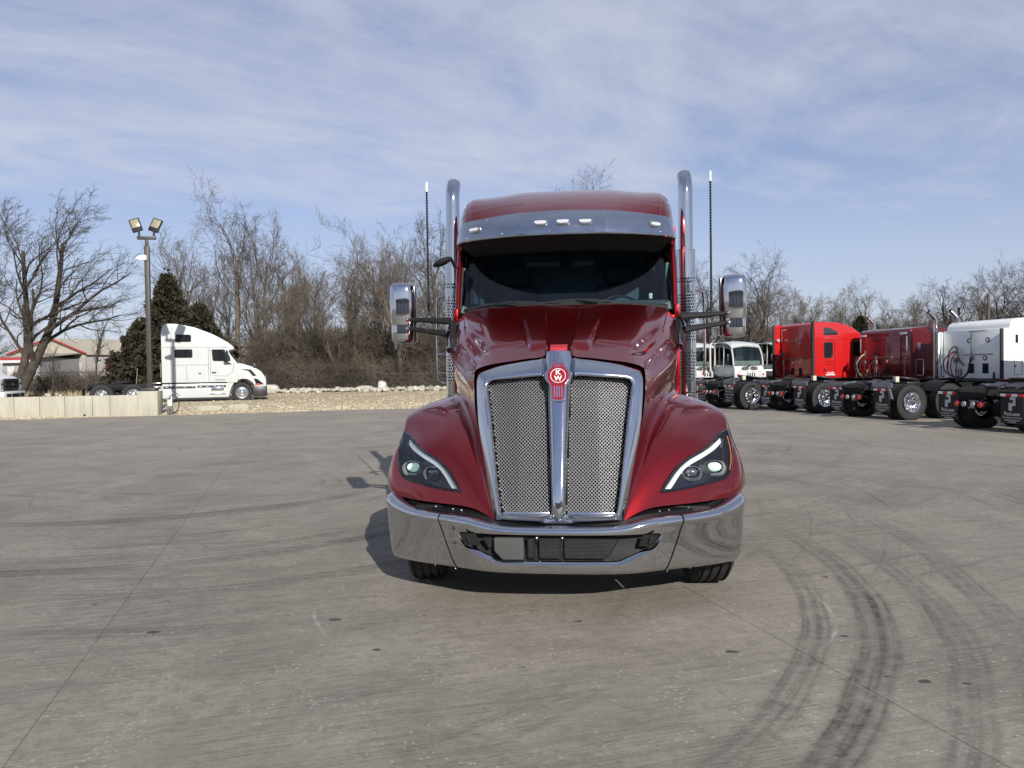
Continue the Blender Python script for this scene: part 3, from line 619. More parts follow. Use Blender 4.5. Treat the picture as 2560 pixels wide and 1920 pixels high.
for (me, px, Y, s, lab) in ((ca_, 424, 48.5, .93, 'tall dark conical cedar just right of the lamp post behind the white truck'), (cb_, 352, 49, .80, 'lower bushy cedar left of the lamp post'), (cb_, 500, 51, 1.0, 'broad dark cedar behind the roof of the white truck'), (ca_, 2152, 60, .62, 'small dark evergreen between red and maroon cabs')):
    o = empty('cedar_tree', (at(px, Y), Y, .1), px, lab, 'tree', 'dark evergreen trees', sc=s); link('crown', me[0], o); link('trunk', me[1], o)

# ---------------------------------------------------------------- retaining wall, pillar, lamp post
wa = R(7.6); wux, wuy = math.cos(wa), math.sin(wa); WX, WY = -13.55, 29.35     # right front end of the wall
wall = empty('retaining_wall', (WX, WY, 0), wa, 'low pale cast concrete retaining wall along the left of the yard', 'wall')
xe = 0.0; x = -.72
widths = [1.0, .62, .98, .88, .9, .92, .86, .9, .9, .95, .9, .9, .9, .9, .9, .9, .9, .9, .9]
for i, w_ in enumerate(widths):
    m = MB(); m.rbox(x-w_+.012, x, 0, .38, -.1, .80, .015); x -= w_; m.build('wall_panel', 'wall_concrete', wall)
m = MB(); m.box(x, -.74, .05, .33, -.1, .78); m.build('wall_core', 'wall_concrete', wall)
m = MB(); m.lathe([(-.004, .045), (.03, .045)], (-2.62, 0, .07), 'y', 12, cap=True); m.build('drain_hole', 'void_black', wall)
m = MB(); m.rbox(-5.9-3.6, -5.9, -.02+.1, .5, .803, .86, .01)
pk = m.build('parking_kerb', 'wall_concrete', None); pk.location = (WX, WY, 0); pk.rotation_euler = (0, 0, wa); tag(pk, 'long flat concrete parking kerb lying on the retaining wall before the pickup', 'kerb')
m = MB(); m.rbox(-.71, .02, -.04, .62, -.1, .94, .02); pl = m.build('lamp_pillar', 'wall_concrete'); pl.location = (WX, WY, 0); pl.rotation_euler = (0, 0, wa); tag(pl, 'square concrete pillar at the end of the retaining wall carrying the lamp post', 'pillar')
px_, py_ = WX-.33*wux-.28*wuy, WY-.33*wuy+.28*wux
lp = empty('lamp_post', (px_, py_, .94), wa, 'tall bronze lamp post with two square floodlights on the concrete pillar', 'lamp post')
m = MB(); m.rbox(-.25, .25, -.25, .25, 0, .12, .02); m.build('base_cover', 'bronze_post', lp)
m = MB(); m.rbox(-.085, .085, -.085, .085, .1, 5.55, .012); m.build('post', 'bronze_post', lp)
m = MB(); m.rbox(-.055, .055, -.055, .055, 5.55, 5.78, .01); m.rbox(-.34, .34, -.06, .06, 5.80, 5.92, .01); m.build('crossbar', 'bronze_post', lp)
for s in (-1, 1):
    m = MB(); m.rbox(-.22, .22, -.05, .05, -.02, .60, .02); hd = m.build('floodlight', 'black_plastic', lp); hd.scale = (.86,)*3; hd.location = (s*.27-.03, -.02, 6.12); hd.rotation_euler = Euler((R(-14), R(s*20), R(-s*8)))
    m = MB(); m.rbox(-.17, .17, -.062, -.052, .17, .55, .004); m.build('led_panel', 'led_panel', hd)
    m = MB(); m.tube([(s*.27, 0, 5.92), (s*.27, 0, 6.06), (s*.28, 0, 6.16)], .045, 10); m.build('knuckle', 'bronze_post', lp)
m = MB(); m.prism([(-.36, .02), (-.26, -.04), (.02, -.06), (.05, .0), (.03, .14), (-.14, .14), (-.29, .07)], -.08, .08, bev=.02); c_ = m.build('camera_housing', 'dull_white', lp); c_.location = (-.02, -.1, 5.05)
# service pedestal and hose at the pillar
pd = empty('service_pedestal', (WX+.42, WY+.25, 0), wa, 'small steel utility pedestal with coiled hose beside the concrete pillar', 'hose reel')
m = MB(); m.rbox(-.05, .05, -.05, .05, 0, .72, .01); m.rbox(-.16, -.09, -.03, .03, 0, .55, .01); m.build('standpipe', 'galv', pd)
m = MB(); m.rbox(-.12, .06, -.1, -.04, .34, .6, .01); m.build('meter_box', 'panel_white', pd)
m = MB(); m.tube([(.08+.2*math.cos(a), 0.0, .42+.36*math.sin(a)) for a in np.linspace(-1.6, 4.6, 22)], .018, 6); m.tube([(-.1, 0, 1.25), (.05, -.05, .95), (.25, 0, .8), (.3, .02, .72)], .014, 6); m.build('hose', 'dark_steel', pd)

# ---------------------------------------------------------------- chain link fences
def fence(name, x0, y0, x1, y1, z, hgt, label, step=3.0, gap=.12):
    L_ = math.hypot(x1-x0, y1-y0); an = math.atan2(y1-y0, x1-x0); o = empty(name, (x0, y0, z), an, label, 'fence')
    m = MB(); m.tube([(0, 0, hgt), (L_, 0, hgt)], .028, 6); m.build('top_rail', 'galv', o)
    n = int(L_/step); pm = MB().tube([(0, 0, 0), (0, 0, hgt+.03)], .035, 6).mesh('post', 'galv')
    for i in range(n+1): link('post', pm, o, (i*L_/n, 0, 0))
    m = MB(); k = int(L_/gap)
    for i in range(-int(hgt/gap), k):
        for sg in (1, -1):
            xa, xb = i*gap, i*gap+hgt; za, zb = (0, hgt) if sg > 0 else (hgt, 0)
            if xa < 0: za += (0-xa)*sg; xa = 0
            if xb > L_: zb -= (xb-L_)*sg; xb = L_
            m.add([(xa, 0, za-.004), (xb, 0, zb-.004), (xb, 0, zb+.004), (xa, 0, za+.004)], [(0, 1, 2, 3)])
    w_ = m.build('wire_mesh', 'galv', o, ang=0, recalc=False); w_['kind'] = 'stuff'; return o
fence('chain_link_fence', at(655, 51.5), 51.5, at(1185, 50.5), 50.5, .2, 1.15, 'galvanised chain link fence running through the thicket behind the gravel')
fence('chain_link_fence', at(35, 55), 55, at(318, 53), 53, .2, 1.55, 'chain link fence in front of the storage building on the left')
for i, (px, hh) in enumerate(((66, 1.2), (81, 1.25), (96, 1.2), (109, 1.15), (141, 1.2), (146, 1.15), (157, 1.2), (169, 1.15), (203, 1.2), (213, 1.1), (223, 1.2))):
    m = MB(); m.lathe([(0, .09), (hh, .09), (hh+.05, .05)], n=8, cap=True); b = m.build('bollard', 'block_tan', None, loc=(at(px, 60), 60, .2)); tag(b, nth('bol')+' pale bollard from the left in the row before the storage building', 'bollard', 'bollards before the storage building')
m = MB(); m.rbox(-.42, .42, -.42, .42, 0, 2.5, .02); tag(m.build('concrete_post', 'wall_concrete', None, loc=(at(302, 50), 50, .2)), 'square weathered concrete post between the covered boat and the cedar', 'post')
# tan block wall behind the thicket (coursed blocks) and pale beam
bw = empty('block_wall', (at(985, 62), 62, .1), 0, 'tan block wall showing through the bushes beside the red truck', 'wall')
bmesh_ = MB().rbox(0, .78, 0, .2, 0, .38, .012).mesh('block', 'block_tan')
for r_i in range(6):
    for c_i in range(12):
        if r_i == 5 and c_i < 4: continue
        link('block', bmesh_, bw, (c_i*.8+(.4 if r_i % 2 else 0), 0, r_i*.4))
m = MB(); m.rbox(-.9, .9, -.1, .1, 0, .3, .03); tag(m.build('pale_beam', 'panel_white', None, loc=(at(985, 57), 57, 1.75)), 'pale horizontal beam glimpsed through the bushes under the mirror', 'beam')
m = MB(); m.rbox(-.08, .08, -.08, .08, -1.75, 0, .03); tag(m.build('timber_post', 'block_tan', None, loc=(at(976, 57), 57, 1.75)), 'thin timber post under the pale beam in the bushes', 'post')

# ---------------------------------------------------------------- storage building far left
SB = empty('storage_building', (at(216, 78), 78, 0), 0, 'grey storage building with cream metal roof and red trim far left', 'building')
def wpt(px, Y): return (at(px, Y)-SB.location.x, Y-SB.location.y)
gx0, gx1 = wpt(60, 80)[0], 0.0; gw = gx1-gx0-0.0; zE, zR = 3.55, 5.15; dl, dd_ = (30.0, 13.0)        # gable wall from gx0..0, ridge, long wall runs back right
ldir = Vector((.62, .785, 0)); Lw = 42
m = MB(); m.box(gx0, 0, 0, .3, 0, zE); m.prism([(gx0, zE), (0, zE), ((gx0+0)/2+.3, zR)], 0.02, .28); m.build('gable_wall', 'roof_cream', SB)
m = MB(); m.box(gx0-.05, .02, -.06, -.005, 0, zE-.25); m.build('gable_cladding', 'wall_grey', SB)
def lw(s, z, off=0.0): p = ldir*s; return (p.x+.785*off, p.y-.62*off, z)
m = MB(); m.add([lw(0, 0), lw(Lw, 0), lw(Lw, zE), lw(0, zE), lw(0, 0, -.3), lw(Lw, 0, -.3), lw(Lw, zE, -.3), lw(0, zE, -.3)], [(0, 1, 2, 3), (4, 7, 6, 5), (3, 2, 6, 7), (1, 5, 6, 2)]); m.build('side_wall', 'wall_grey', SB)
m = MB(); apex = Vector(((gx0)/2+.3, 0, zR)); e0 = Vector((.25, -.25, zE-.02)); e1 = e0+ldir*Lw; a1 = apex+ldir*Lw; l0 = Vector((gx0-.25, -.25, zE-.02))
m.add([e0, e1, a1, apex+Vector((0, -.25, 0)), e0+Vector((0, 0, .1)), e1+Vector((0, 0, .1)), a1+Vector((0, 0, .1)), apex+Vector((0, -.25, .1))], [(0, 1, 2, 3), (4, 5, 6, 7), (0, 3, 7, 4), (0, 4, 5, 1)])
m.add([l0, apex+Vector((0, -.25, 0)), a1, l0+ldir*Lw], [(0, 1, 2, 3)])
rf = m.build('roof', 'roof_cream', SB, ang=0)
for s_i in range(1, 42):
    p = e0+ldir*s_i+Vector((0, 0, .1)); q = apex+Vector((0, -.25, .1))+ldir*s_i
    if s_i % 2 == 0: MB().tube([p, q], .03, 4).build('roof_rib', 'roof_cream', rf)
m = MB(); m.tube([l0+Vector((0, -.05, .1)), apex+Vector((0, -.3, .12))], .10, 4); m.tube([apex+Vector((0, -.3, .12)), e0+Vector((0, -.05, .1))], .10, 4); m.build('red_trim', 'trim_red', SB)
for i in range(9):
    m = MB(); x0 = gx0+.3+i*(abs(gx0)-.5)/9; m.rbox(x0, x0+.55*(abs(gx0)-.5)/9*1.5, -.12, -.065, 0, zE-.75, .01); m.build('gable_door', 'storage_door', SB)
dm = None
for i in range(24):
    s0 = .9+i*1.7
    for (a_, b_, mt, nm) in ((s0, s0+.95, 'storage_door', 'wall_panel'), (s0+1.0, s0+1.6, 'trim_red', 'roller_door')):
        m = MB(); m.add([lw(a_, 0, .02), lw(b_, 0, .02), lw(b_, 2.75, .02), lw(a_, 2.75, .02), lw(a_, 0, .1), lw(b_, 0, .1), lw(b_, 2.75, .1), lw(a_, 2.75, .1)], [(0, 3, 2, 1), (4, 5, 6, 7), (0, 1, 5, 4), (1, 2, 6, 5), (2, 3, 7, 6), (3, 0, 4, 7)]); m.build(nm, mt, SB, ang=0)
for q in (lw(1.2, 3.15, .15), lw(16, 3.15, .15), (gx0+3.2, -.2, 3.2), (gx0+.3, -.2, 3.2)): MB().sphere(q, .16, 8, 6).build('wall_light', 'ink_white', SB)
SB2 = empty('storage_annex', (at(8, 72), 72, 0), R(-3), 'low storage annex with red fascia behind the leaning tree', 'building')
w2 = at(103, 72)-at(8, 72); m = MB(); m.box(0, w2, 0, 12, 0, 3.15); m.build('wall', 'wall_grey', SB2); m = MB(); m.add([(-.3, -.4, 3.16), (w2+.3, -.4, 3.16), (w2+.3, 12, 4.1), (-.3, 12, 4.1), (-.3, -.4, 3.2), (w2+.3, -.4, 3.2), (w2+.3, 12, 4.2), (-.3, 12, 4.2)], [(0, 3, 2, 1), (4, 5, 6, 7), (0, 1, 5, 4), (1, 2, 6, 5)]); m.build('roof', 'roof_cream', SB2)
m = MB(); m.box(-.3, w2+.3, -.5, -.402, 2.72, 2.98); m.build('fascia', 'panel_white', SB2); m = MB(); m.box(-.3, w2+.3, -.52, -.405, 2.985, 3.22); m.build('red_trim', 'trim_red', SB2)
for i in range(3): m = MB(); m.rbox(.5+i*1.15*w2/3.6, .5+i*1.15*w2/3.6+.7, -.1, -.01, 0, 2.4, .01); m.build('roller_door', 'panel_white', SB2)
# covered boat
bo = empty('covered_boat', (at(240, 66), 66, .3), R(4), 'small white motor boat on stands beside the storage building', 'boat')
C_ = [[(t*6.2, y*(1-.85*max(0, (.35-t))/.35 if t < .35 else 1), z) for (y, z) in ((-1.0, 1.35), (-.92, .95), (-.45, .55), (0, .42+.3*max(0, .3-t)), (.45, .55), (.92, .95), (1.0, 1.35))] for t in (0, .12, .35, .7, 1.0)]
m = MB(); m.grid(surf(C_, 16, 13)); m.build('hull', 'white_paint', bo, ang=60)
C_ = [[(t*6.2, y*(.15+.85*min(1, t/.35)), 1.36+hh*math.cos(y*1.5)) for y in (-1, -.5, 0, .5, 1)] for t, hh in ((0.02, .0), (.25, .15), (.5, .55), (.75, .6), (1.0, .2))]
m = MB(); m.grid(surf(C_, 14, 9)); m.build('canvas_cover', 'wall_grey', bo, ang=60)
m = MB(); m.box(1, 5, -.5, .5, -.1, .35); m.build('trailer_frame', 'dark_steel', bo)
# pole on the right skyline
m = MB(); m.tube([(0, 0, 0), (.05, 0, 6.6)], [.12, .09], 8); tag(m.build('utility_pole', 'bark', None, loc=(at(2470, 58), 58, 0)), 'plain wooden pole standing among the trees behind the white cab', 'pole')
# what stands behind the camera and shows in the chrome: the dealership building and trees
DB_ = empty('service_building', (4, -34, 0), R(7), 'long pale metal service building with roller doors facing the yard', 'building')
m = MB(); m.box(-26, 30, -14, 0, 0, 6.2); m.build('wall', 'wall_grey', DB_); m = MB(); m.box(-26.3, 30.3, -14.3, .35, 6.21, 6.9); m.build('parapet', 'dark_steel', DB_)
for i in range(8):
    m = MB(); m.rbox(-23+i*6.6, -23+i*6.6+4.2, .02, .1, 0, 4.6, .02); dr = m.build('roller_door', 'panel_white', DB_)
for i, (x, y, k) in enumerate(((-34, -24, 'wide'), (-40, -16, 'spread'), (-46, -4, 'tall'), (42, -30, 'spread'), (48, -14, 'wide'), (52, 2, 'dark'), (50, 16, 'spread'), (-48, 8, 'wide'))): tree(k, x, y, 1.0, i, nth('out')+' bare tree across the yard outside the picture', 'bare trees out of the picture', z=0)
# ================================================================ PARKED TRACTORS ON THE RIGHT
def tyre_lug(r=.515, w=.27, lugs=44):
    m = MB(); hw = w/2; P = [(-hw*.7, r*.57), (-hw*.98, r*.68), (-hw, r*.82), (-hw*.92, r*.94), (-hw*.84, r*.97), (-hw*.36, r*.97), (-hw*.34, r*.945), (-hw*.30, r*.945), (-hw*.28, r*.97), (hw*.28, r*.97), (hw*.30, r*.945), (hw*.34, r*.945), (hw*.36, r*.97), (hw*.84, r*.97), (hw*.92, r*.94), (hw, r*.82), (hw*.98, r*.68), (hw*.7, r*.57)]
    m.lathe(P, (0, 0, 0), 'y', 40)
    for k in range(lugs):
        a = 2*math.pi*k/lugs; M = Matrix.Rotation(-a, 4, 'Y')
        for y0, y1, sk in ((-hw*.97, -hw*.42, .02), (-hw*.26, hw*.26, 0), (hw*.42, hw*.97, -.02)):
            o = len(m.v); m.box(-.022, .022, y0, y1, r*.95, r); m.xf(M @ Matrix.Rotation(sk, 4, 'Z'), o)
    return m.mesh('tyre', 'rubber', 35, recalc=False)
LUG = tyre_lug()
def rim_rear_mesh():
    m = MB(); m.lathe([(-.135, .292), (-.14, .285), (-.12, .262), (-.06, .25), (-.02, .235), (0, .20), (0, .15), (-.03, .12), (-.06, .105), (-.13, .09), (-.155, .075), (-.165, .03), (-.165, .001)], (0, 0, 0), 'y', 36)
    for k in range(10): a = 2*math.pi*k/10; m.lathe([(-.05, .014), (-.015, .016), (0, .016)], (.17*math.cos(a), 0, .17*math.sin(a)), 'y', 8)
    return m.mesh('rim', 'alloy', 40)
RR = rim_rear_mesh()
def holes_mesh():
    m = MB()
    for k in range(10): a = 2*math.pi*(k+.5)/10; m.lathe([(-.004, .0), (-.004, .022)], (.218*math.cos(a), -.012, .218*math.sin(a)), 'y', 10)
    return m.mesh('hand_hole', 'void_black', 0)
HH = holes_mesh()
FRY = MB().lathe([(-.13, .295), (-.135, .285), (-.11, .27), (-.03, .255), (-.01, .235), (-.03, .16), (-.06, .11), (-.11, .095), (-.15, .08), (-.16, .001)], (0, 0, 0), 'y', 32).mesh('rim', 'alloy', 40)
def wheel(parent, x, y, z=.5, tm=None, rm=None, out=-1):
    w_ = empty('wheel', (x, y, z), 0); w_.parent = parent; link('tyre', tm or LUG, w_)
    r_ = link('rim', rm or RR, w_, (0, 0, 0), (0, 0, 0 if out < 0 else math.pi))
    if rm is None: link('hand_hole', HH, w_, (0, 0, 0), (0, 0, 0 if out < 0 else math.pi))['kind'] = 'stuff'
    return w_
FLAP = MB().rbox(-.012, 0, -.305, .305, .24, .90, .006).mesh('mudflap', 'rubber')
def logo_mesh():
    P2 = [(-.09, -.15), (.0, -.15), (.0, -.045), (.09, -.045), (.09, .15), (-.055, .15), (-.055, .085), (.025, .085), (.025, .02), (-.09, .02)]
    m = MB(); m.prism([(y*-1, z) for y, z in P2], -.016, -.010, plane='yz'); return m.mesh('flap_logo', 'panel_white', 0)
LOGO = logo_mesh()
TXM = {}
def ftext(name, body, size, parent, y, z, bold=.001, xs=1.0):
    if body not in TXM: me = text_mesh(body, size, bold=bold, xs=xs); me.materials.clear(); me.materials.append(MT['panel_white']); TXM[body] = me
    return link(name, TXM[body], parent, (-.0145, y, z), (R(90), 0, R(-90)))
def chassis_rear(o, style, alum=True, bentbar=False):
    for s in (-1, 1):
        m = MB(); m.prism([(-1.0, .86), (-.95, .98), (6.6, 1.03), (6.6, .80), (-.3, .80)], s*.43-.045, s*.43+.045, 'xz'); m.build('frame_rail', 'frame_black', o)
    for xa, xb in ((-.98, -.92), (.5, .8), (1.9, 2.1), (3.0, 3.15)): m = MB(); m.rbox(xa, xb, -.38, .38, .76 if xa < 0 else .82, .92, .01); m.build('crossmember', 'frame_black', o)
    for ax in (0, 1.33):
        for y, out in ((-1.07, -1), (-.74, -1), (1.07, 1), (.74, 1)): wheel(o, ax, y, .50, out=out)
        m = MB(); m.tube([(ax, -1.0, .5), (ax, 1.0, .5)], .085, 10); m.sphere((ax, 0, .5), .26, 14, 10, (1, .8, 1)); m.lathe([(-.30, .10), (-.2, .2)], (ax, 0, .5), 'x', 12, cap=True); m.build('drive_axle', 'frame_black', o)
    m = MB(); m.lathe([(1.10, .46), (1.13, .49), (1.16, .49), (1.17, .42)], (.72, 0, 0), 'z', 32, cap=True)
    M = Matrix.Translation((.72, 0, 1.15)) @ Matrix.Rotation(R(9), 4, 'Y') @ Matrix.Translation((-.72, 0, -1.15)); m.xf(M); o_ = len(m.v); m.prism([(.15, 1.13), (-.18, 1.04), (-.18, .98), (.15, 1.06)], -.42, -.10, 'xz'); m.prism([(.15, 1.13), (-.18, 1.04), (-.18, .98), (.15, 1.06)], .10, .42, 'xz'); m.rbox(.5, .95, -.5, .5, .98, 1.06, .02); m.build('fifth_wheel', 'dark_steel', o)
    # light bar
    m = MB(); m.rbox(-1.06, -1.01, -.42, .42, .58, .70, .01); m.build('light_bar', 'frame_black', o)
    for y, mt in ((-.34, 'lens_red'), (-.13, 'lens_clear'), (.13, 'lens_clear'), (.34, 'lens_red')): m = MB(); m.lathe([(-1.062, .065), (-1.085, .06), (-1.095, .001)], (0, y, .64), 'x', 16); m.build('tail_light' if 'red' in mt else 'reverse_light', mt, o)
    m = MB(); m.rbox(.0, .12, -.60, -.48, 1.06, 1.22, .005); m.build('glad_box', 'block_tan', o) if style != 'lease2' else None
    for s in (-1, 1):
        f = link('mudflap', FLAP, o, (-.78, s*.93, 0)); 
        if alum: m = MB(); m.prism([(0, .93), (0, 1.06), (-.02, 1.07), (-.05, 1.0), (-.05, .93)], -.40*1, .34, 'xz'); b = m.build('flap_hanger', 'galv', f); m = MB(); m.tube([(.0, -s*-.0+s*-.35, 1.02), (.25, s*-.55, 1.06)], .03, 8); m.build('hanger_arm', 'galv', f)
        else: m = MB(); m.rbox(-.03, .02, -.34, .34, .91, .95, .005); m.build('flap_hanger', 'black_plastic', f)
        for i in range(4): m = MB(); m.rbox(-.026, -.0125, -.30+i*.152, -.30+i*.152+.148, .84, .90, .002); m.build('reflector', ('reflector_red', 'reflector_white')[(i+(s > 0)) % 2] if alum else ('reflector_red', 'reflector_white')[i % 2], f)
        if style == 'dealer':
            m = MB(); m.rbox(-.020, -.0125, -.26, .26, .74, .83, .002); m.build('flap_plate', 'panel_white', f)
            t_ = ftext('flap_lettering', 'KENWORTH', .085, f, 0, .785); t_.data = t_.data.copy(); t_.data.materials.clear(); t_.data.materials.append(MT['void_black']); t_.location.x = -.0215
            for i, b_ in enumerate(('WICHITA, KS.', 'DODGE CITY, KS.', 'LIBERAL, KS.', 'EMPORIA, KS.')): ftext('flap_lettering', b_, .075, f, 0, .66-i*.105, .0012, .95)
        else:
            link('flap_logo', LOGO, f, (0, 0, .68)); t_ = ftext('flap_lettering', 'PacLease', .115, f, 0, .455, .0025, 1.0)
            ftext('flap_lettering', 'Truck Rental and Leasing', .052, f, 0, .375, .0008, .98); ftext('flap_lettering', 'WICHITA KENWORTH', .040, f, 0, .315, .0012); ftext('flap_lettering', '316 838 0867', .042, f, 0, .272, .0012)
    if bentbar: m = MB(); m.prism([(-1.24, 1.0), (-1.18, 1.04), (-1.28, .62), (-1.38, .62)], -.84, -.80, 'yz'); m.build('bent_flap_bar', 'galv', o)
    for s in (-1, 1):
        m = MB(); m.lathe([(2.75, .30), (2.8, .32), (4.6, .32), (4.65, .30)], (0, s*.95, .66), 'x', 20, cap=True); m.build('fuel_tank', 'alloy', o)
        wheel(o, 6.9, s*1.08, .50, TYY, FRY, s)

def ttyre():
    r, w_ = .5, .28; hw = w_/2; P = [(-hw*.72, r*.57), (-hw*.98, r*.66), (-hw, r*.80), (-hw*.93, r*.93), (-hw*.74, r)]
    for gx in (-.5, 0, .5): P += [(gx*hw-.01, r), (gx*hw-.008, r-.014), (gx*hw+.008, r-.014), (gx*hw+.01, r)]
    P += [(-a, b) for a, b in reversed(P[:5])]; return MB().lathe(P, (0, 0, 0), 'y', 40).mesh('tyre', 'rubber', 40)
TYY = ttyre()
def sideprof(o, P2, hw, name, mt, bev=.06, ang=40):
    m = MB(); m.prism(rnd(P2, .12, 3), -hw, hw, 'xz', bev=bev); return m.build(name, mt, o, ang)
def pane(o, P2, y, name='window', mt='window_glass', sc=1, frame=None, th=.012):
    """side pane on the plane y (near side negative)"""
    s = -1 if y < 0 else 1; fr = MB(); Q = rnd(P2, .07); c = Q.mean(0); Q2 = c+(Q-c)*1.08; n = len(Q)
    f = MB().prism(Q2, y, y+s*th*.8, 'xz').build(name+'_frame', 'rubber', o, 0) if frame is None else MB().prism(Q2, y, y+s*th*.8, 'xz').build(name+'_frame', frame, o, 0)
    MB().prism(Q, y+s*th*.8+.0, y+s*th, 'xz').build(name, 'window_pane', f, 0); return f
mat('window_pane', (.012, .014, .017), .04, coat=1, spec=.8)
mat('side_white', (.78, .80, .79), .32, coat=.6, var=.03, vscale=2)
def hoses(o, x, y, z0, z1, cols, spread=.25):
    for i, c_ in enumerate(cols):
        t = (i-(len(cols)-1)/2); P = [(x-.05, y+t*.05, z1), (x-.22, y+t*.12+spread*.4, z1-.12), (x-.30, y+t*.15+spread, (z0+z1)/2), (x-.22, y+t*.1+spread*.6, z0+.05), (x+.0, y-t*.1-spread*.3, z0-.03), (x-.1, y-t*.1-spread, z0+.25)]
        m = MB(); m.tube(chaikin(P, 2, False), .018, 6); m.build('air_hose', c_, o)
    m = MB(); m.tube([(x-.05, y, z0), (x-.05, y, z1+.12)], .02, 6); m.rbox(x-.1, x-.02, y-.06, y+.06, z0+.45, z0+.6, .01); m.build('hose_tender', 'galv', o)
def rounds(o, x, pts, mt='alloy', r=.06):
    for y, z in pts:
        m = MB(); m.lathe([(x, r), (x-.018, r*.9), (x-.018, r*.62), (x-.008, r*.6)], (0, y, z), 'x', 18); b = m.build('work_light', mt, o); m = MB(); m.lathe([(x-.010, r*.6), (x-.012, .001)], (0, y, z), 'x', 14); m.build('light_lens', 'lens_clear', b)
def bars(o, x, L_):
    for (a, b) in L_: m = MB(); m.tube([(x, a[0], a[1]), (x-.07, a[0], a[1]), (x-.07, b[0], b[1]), (x, b[0], b[1])], .014, 6); m.build('grab_bar', 'galv', o)
def front_end(o, col, cabx, roofz, nosex=7.9):
    sideprof(o, [(cabx, 1.05), (cabx, 1.95), (cabx+.3, 1.95), (nosex-.55, 1.62), (nosex-.1, 1.45), (nosex, .75), (nosex-.45, .70), (nosex-.5, 1.05)], .98, 'hood', col, .08)
    for s in (-1, 1):
        m = MB(); P2 = [(6.9+.72*math.cos(R(a)), .55+.66*math.sin(R(a))) for a in range(0, 181, 15)]; P1 = [(6.9+.56*math.cos(R(a)), .50+.56*math.sin(R(a))) for a in range(180, -1, -15)]; m.prism(P2+P1, s*.9, s*1.22, 'xz'); m.build('fender', col, o)
        m = MB(); m.rbox(cabx-.3, cabx-.12, s*1.40-.1, s*1.40+.1, 1.7, 2.35, .03); m.build('mirror', 'chrome', o); m = MB(); m.tube([(cabx-.2, s*1.1, 1.9), (cabx-.2, s*1.4, 1.95)], .02, 6); m.build('mirror_arm', 'black_plastic', o)
    m = MB(); m.rbox(nosex-.1, nosex+.12, -1.2, 1.2, .30, .72, .06); m.build('bumper', 'chrome', o)
PH = R(16)
# --- T1 bright red sleeper
t1 = empty('parked_tractor', (8.28, 28.7, 0), PH, 'bright red sleeper tractor parked facing away, farthest left of the coloured row', 'truck', 'tractors parked in a row on the right')
chassis_rear(t1, 'dealer')
m = MB(); m.prism(rnd([(2.86, 1.08), (2.86, 3.10), (2.95, 3.16), (3.7, 3.14), (4.3, 2.98), (4.75, 2.68), (5.05, 2.25), (5.25, 1.9), (5.25, 1.08)], .15), -1.17, 1.17, 'xz', bev=.07); m.build('sleeper_cab', 'bright_red', t1, 40)
for s in (-1, 1):
    m = MB(); m.prism(chaikin([(2.58, 1.08), (2.58, 3.14), (3.0, 3.16), (3.0, 1.08)], 0), s*1.175, s*1.215, 'xz'); ex = m.build('side_extender', 'bright_red', t1, 0); m = MB(); m.rbox(2.50, 2.60, s*1.17, s*1.222, 1.08, 3.13, .008); m.build('extender_edge', 'rubber', ex)
pane(t1, [(3.0, 2.94), (3.30, 2.93), (3.63, 2.78), (3.62, 2.68), (3.0, 2.68)], -1.172, 'upper_window'); pane(t1, [(3.06, 2.39), (3.42, 2.39), (3.42, 1.84), (3.06, 1.84)], -1.172, 'bunk_window')
pane(t1, [(4.32, 2.42), (4.62, 2.40), (4.95, 2.05), (4.95, 1.92), (4.32, 1.92)], -1.172, 'door_window'); pane(t1, [(4.32, 2.42), (4.62, 2.40), (4.95, 2.05), (4.95, 1.92), (4.32, 1.92)], 1.172, 'door_window')
for Q in ([(2.97, 2.47), (3.51, 2.47), (3.51, 1.70), (2.97, 1.70)], [(2.97, 1.60), (3.52, 1.60), (3.52, 1.16), (2.97, 1.16)]):
    Q_ = rnd(Q, .07); m = MB(); m.tube([(x, -1.172, z) for x, z in Q_]+[(Q_[0][0], -1.172, Q_[0][1])], .008, 5, cap=False); m.build('locker_seam', 'maroon_paint', t1)
m = MB(); m.rbox(3.03, 3.09, -1.185, -1.17, 1.33, 1.45, .004); m.build('locker_latch', 'black_plastic', t1)
for zz, b_ in ((1.27, 'U.S. DOT'), (1.20, 'REGISTERED')): me = text_mesh(b_, .075, bold=.002); me.materials.clear(); me.materials.append(MT['ink_white']); link('door_lettering', me, t1, (3.33, -1.174, zz), (R(90), 0, 0))
for zz in (2.50, ): m = MB(); m.tube([(3.0, -1.171, zz), (4.2, -1.171, zz+.01), (4.2, -1.171, 1.1)], .006, 4); m.build('panel_seam', 'maroon_paint', t1)
for a in ([(1.10, 2.98), (.82, 2.98), (.82, 2.94), (1.06, 2.94), (1.06, 2.50), (1.10, 2.50)],): m = MB(); m.prism(a, 2.852, 2.858, 'yz'); m.build('reflective_tape', 'reflector_white', t1)
bars(t1, 2.86, [((.70, 1.80), (-.38, 1.82)), ((.46, 2.48), (-.14, 2.51))]); rounds(t1, 2.86, [(.42, 1.68), (-.06, 1.68)])
for y in (.42, -.06): m = MB(); m.rbox(2.845, 2.862, y-.09, y+.09, 1.18, 1.46, .01); m.build('rear_vent', 'void_black', t1)
hoses(t1, 2.8, .80, 1.15, 2.05, ('rubber', 'hose_red', 'dark_steel')); front_end(t1, 'bright_red', 5.2, 2.3)
m = MB(); m.sphere((2.7, 1.10, 2.55), .07, 10, 8); m.build('work_lamp', 'lens_clear', t1)
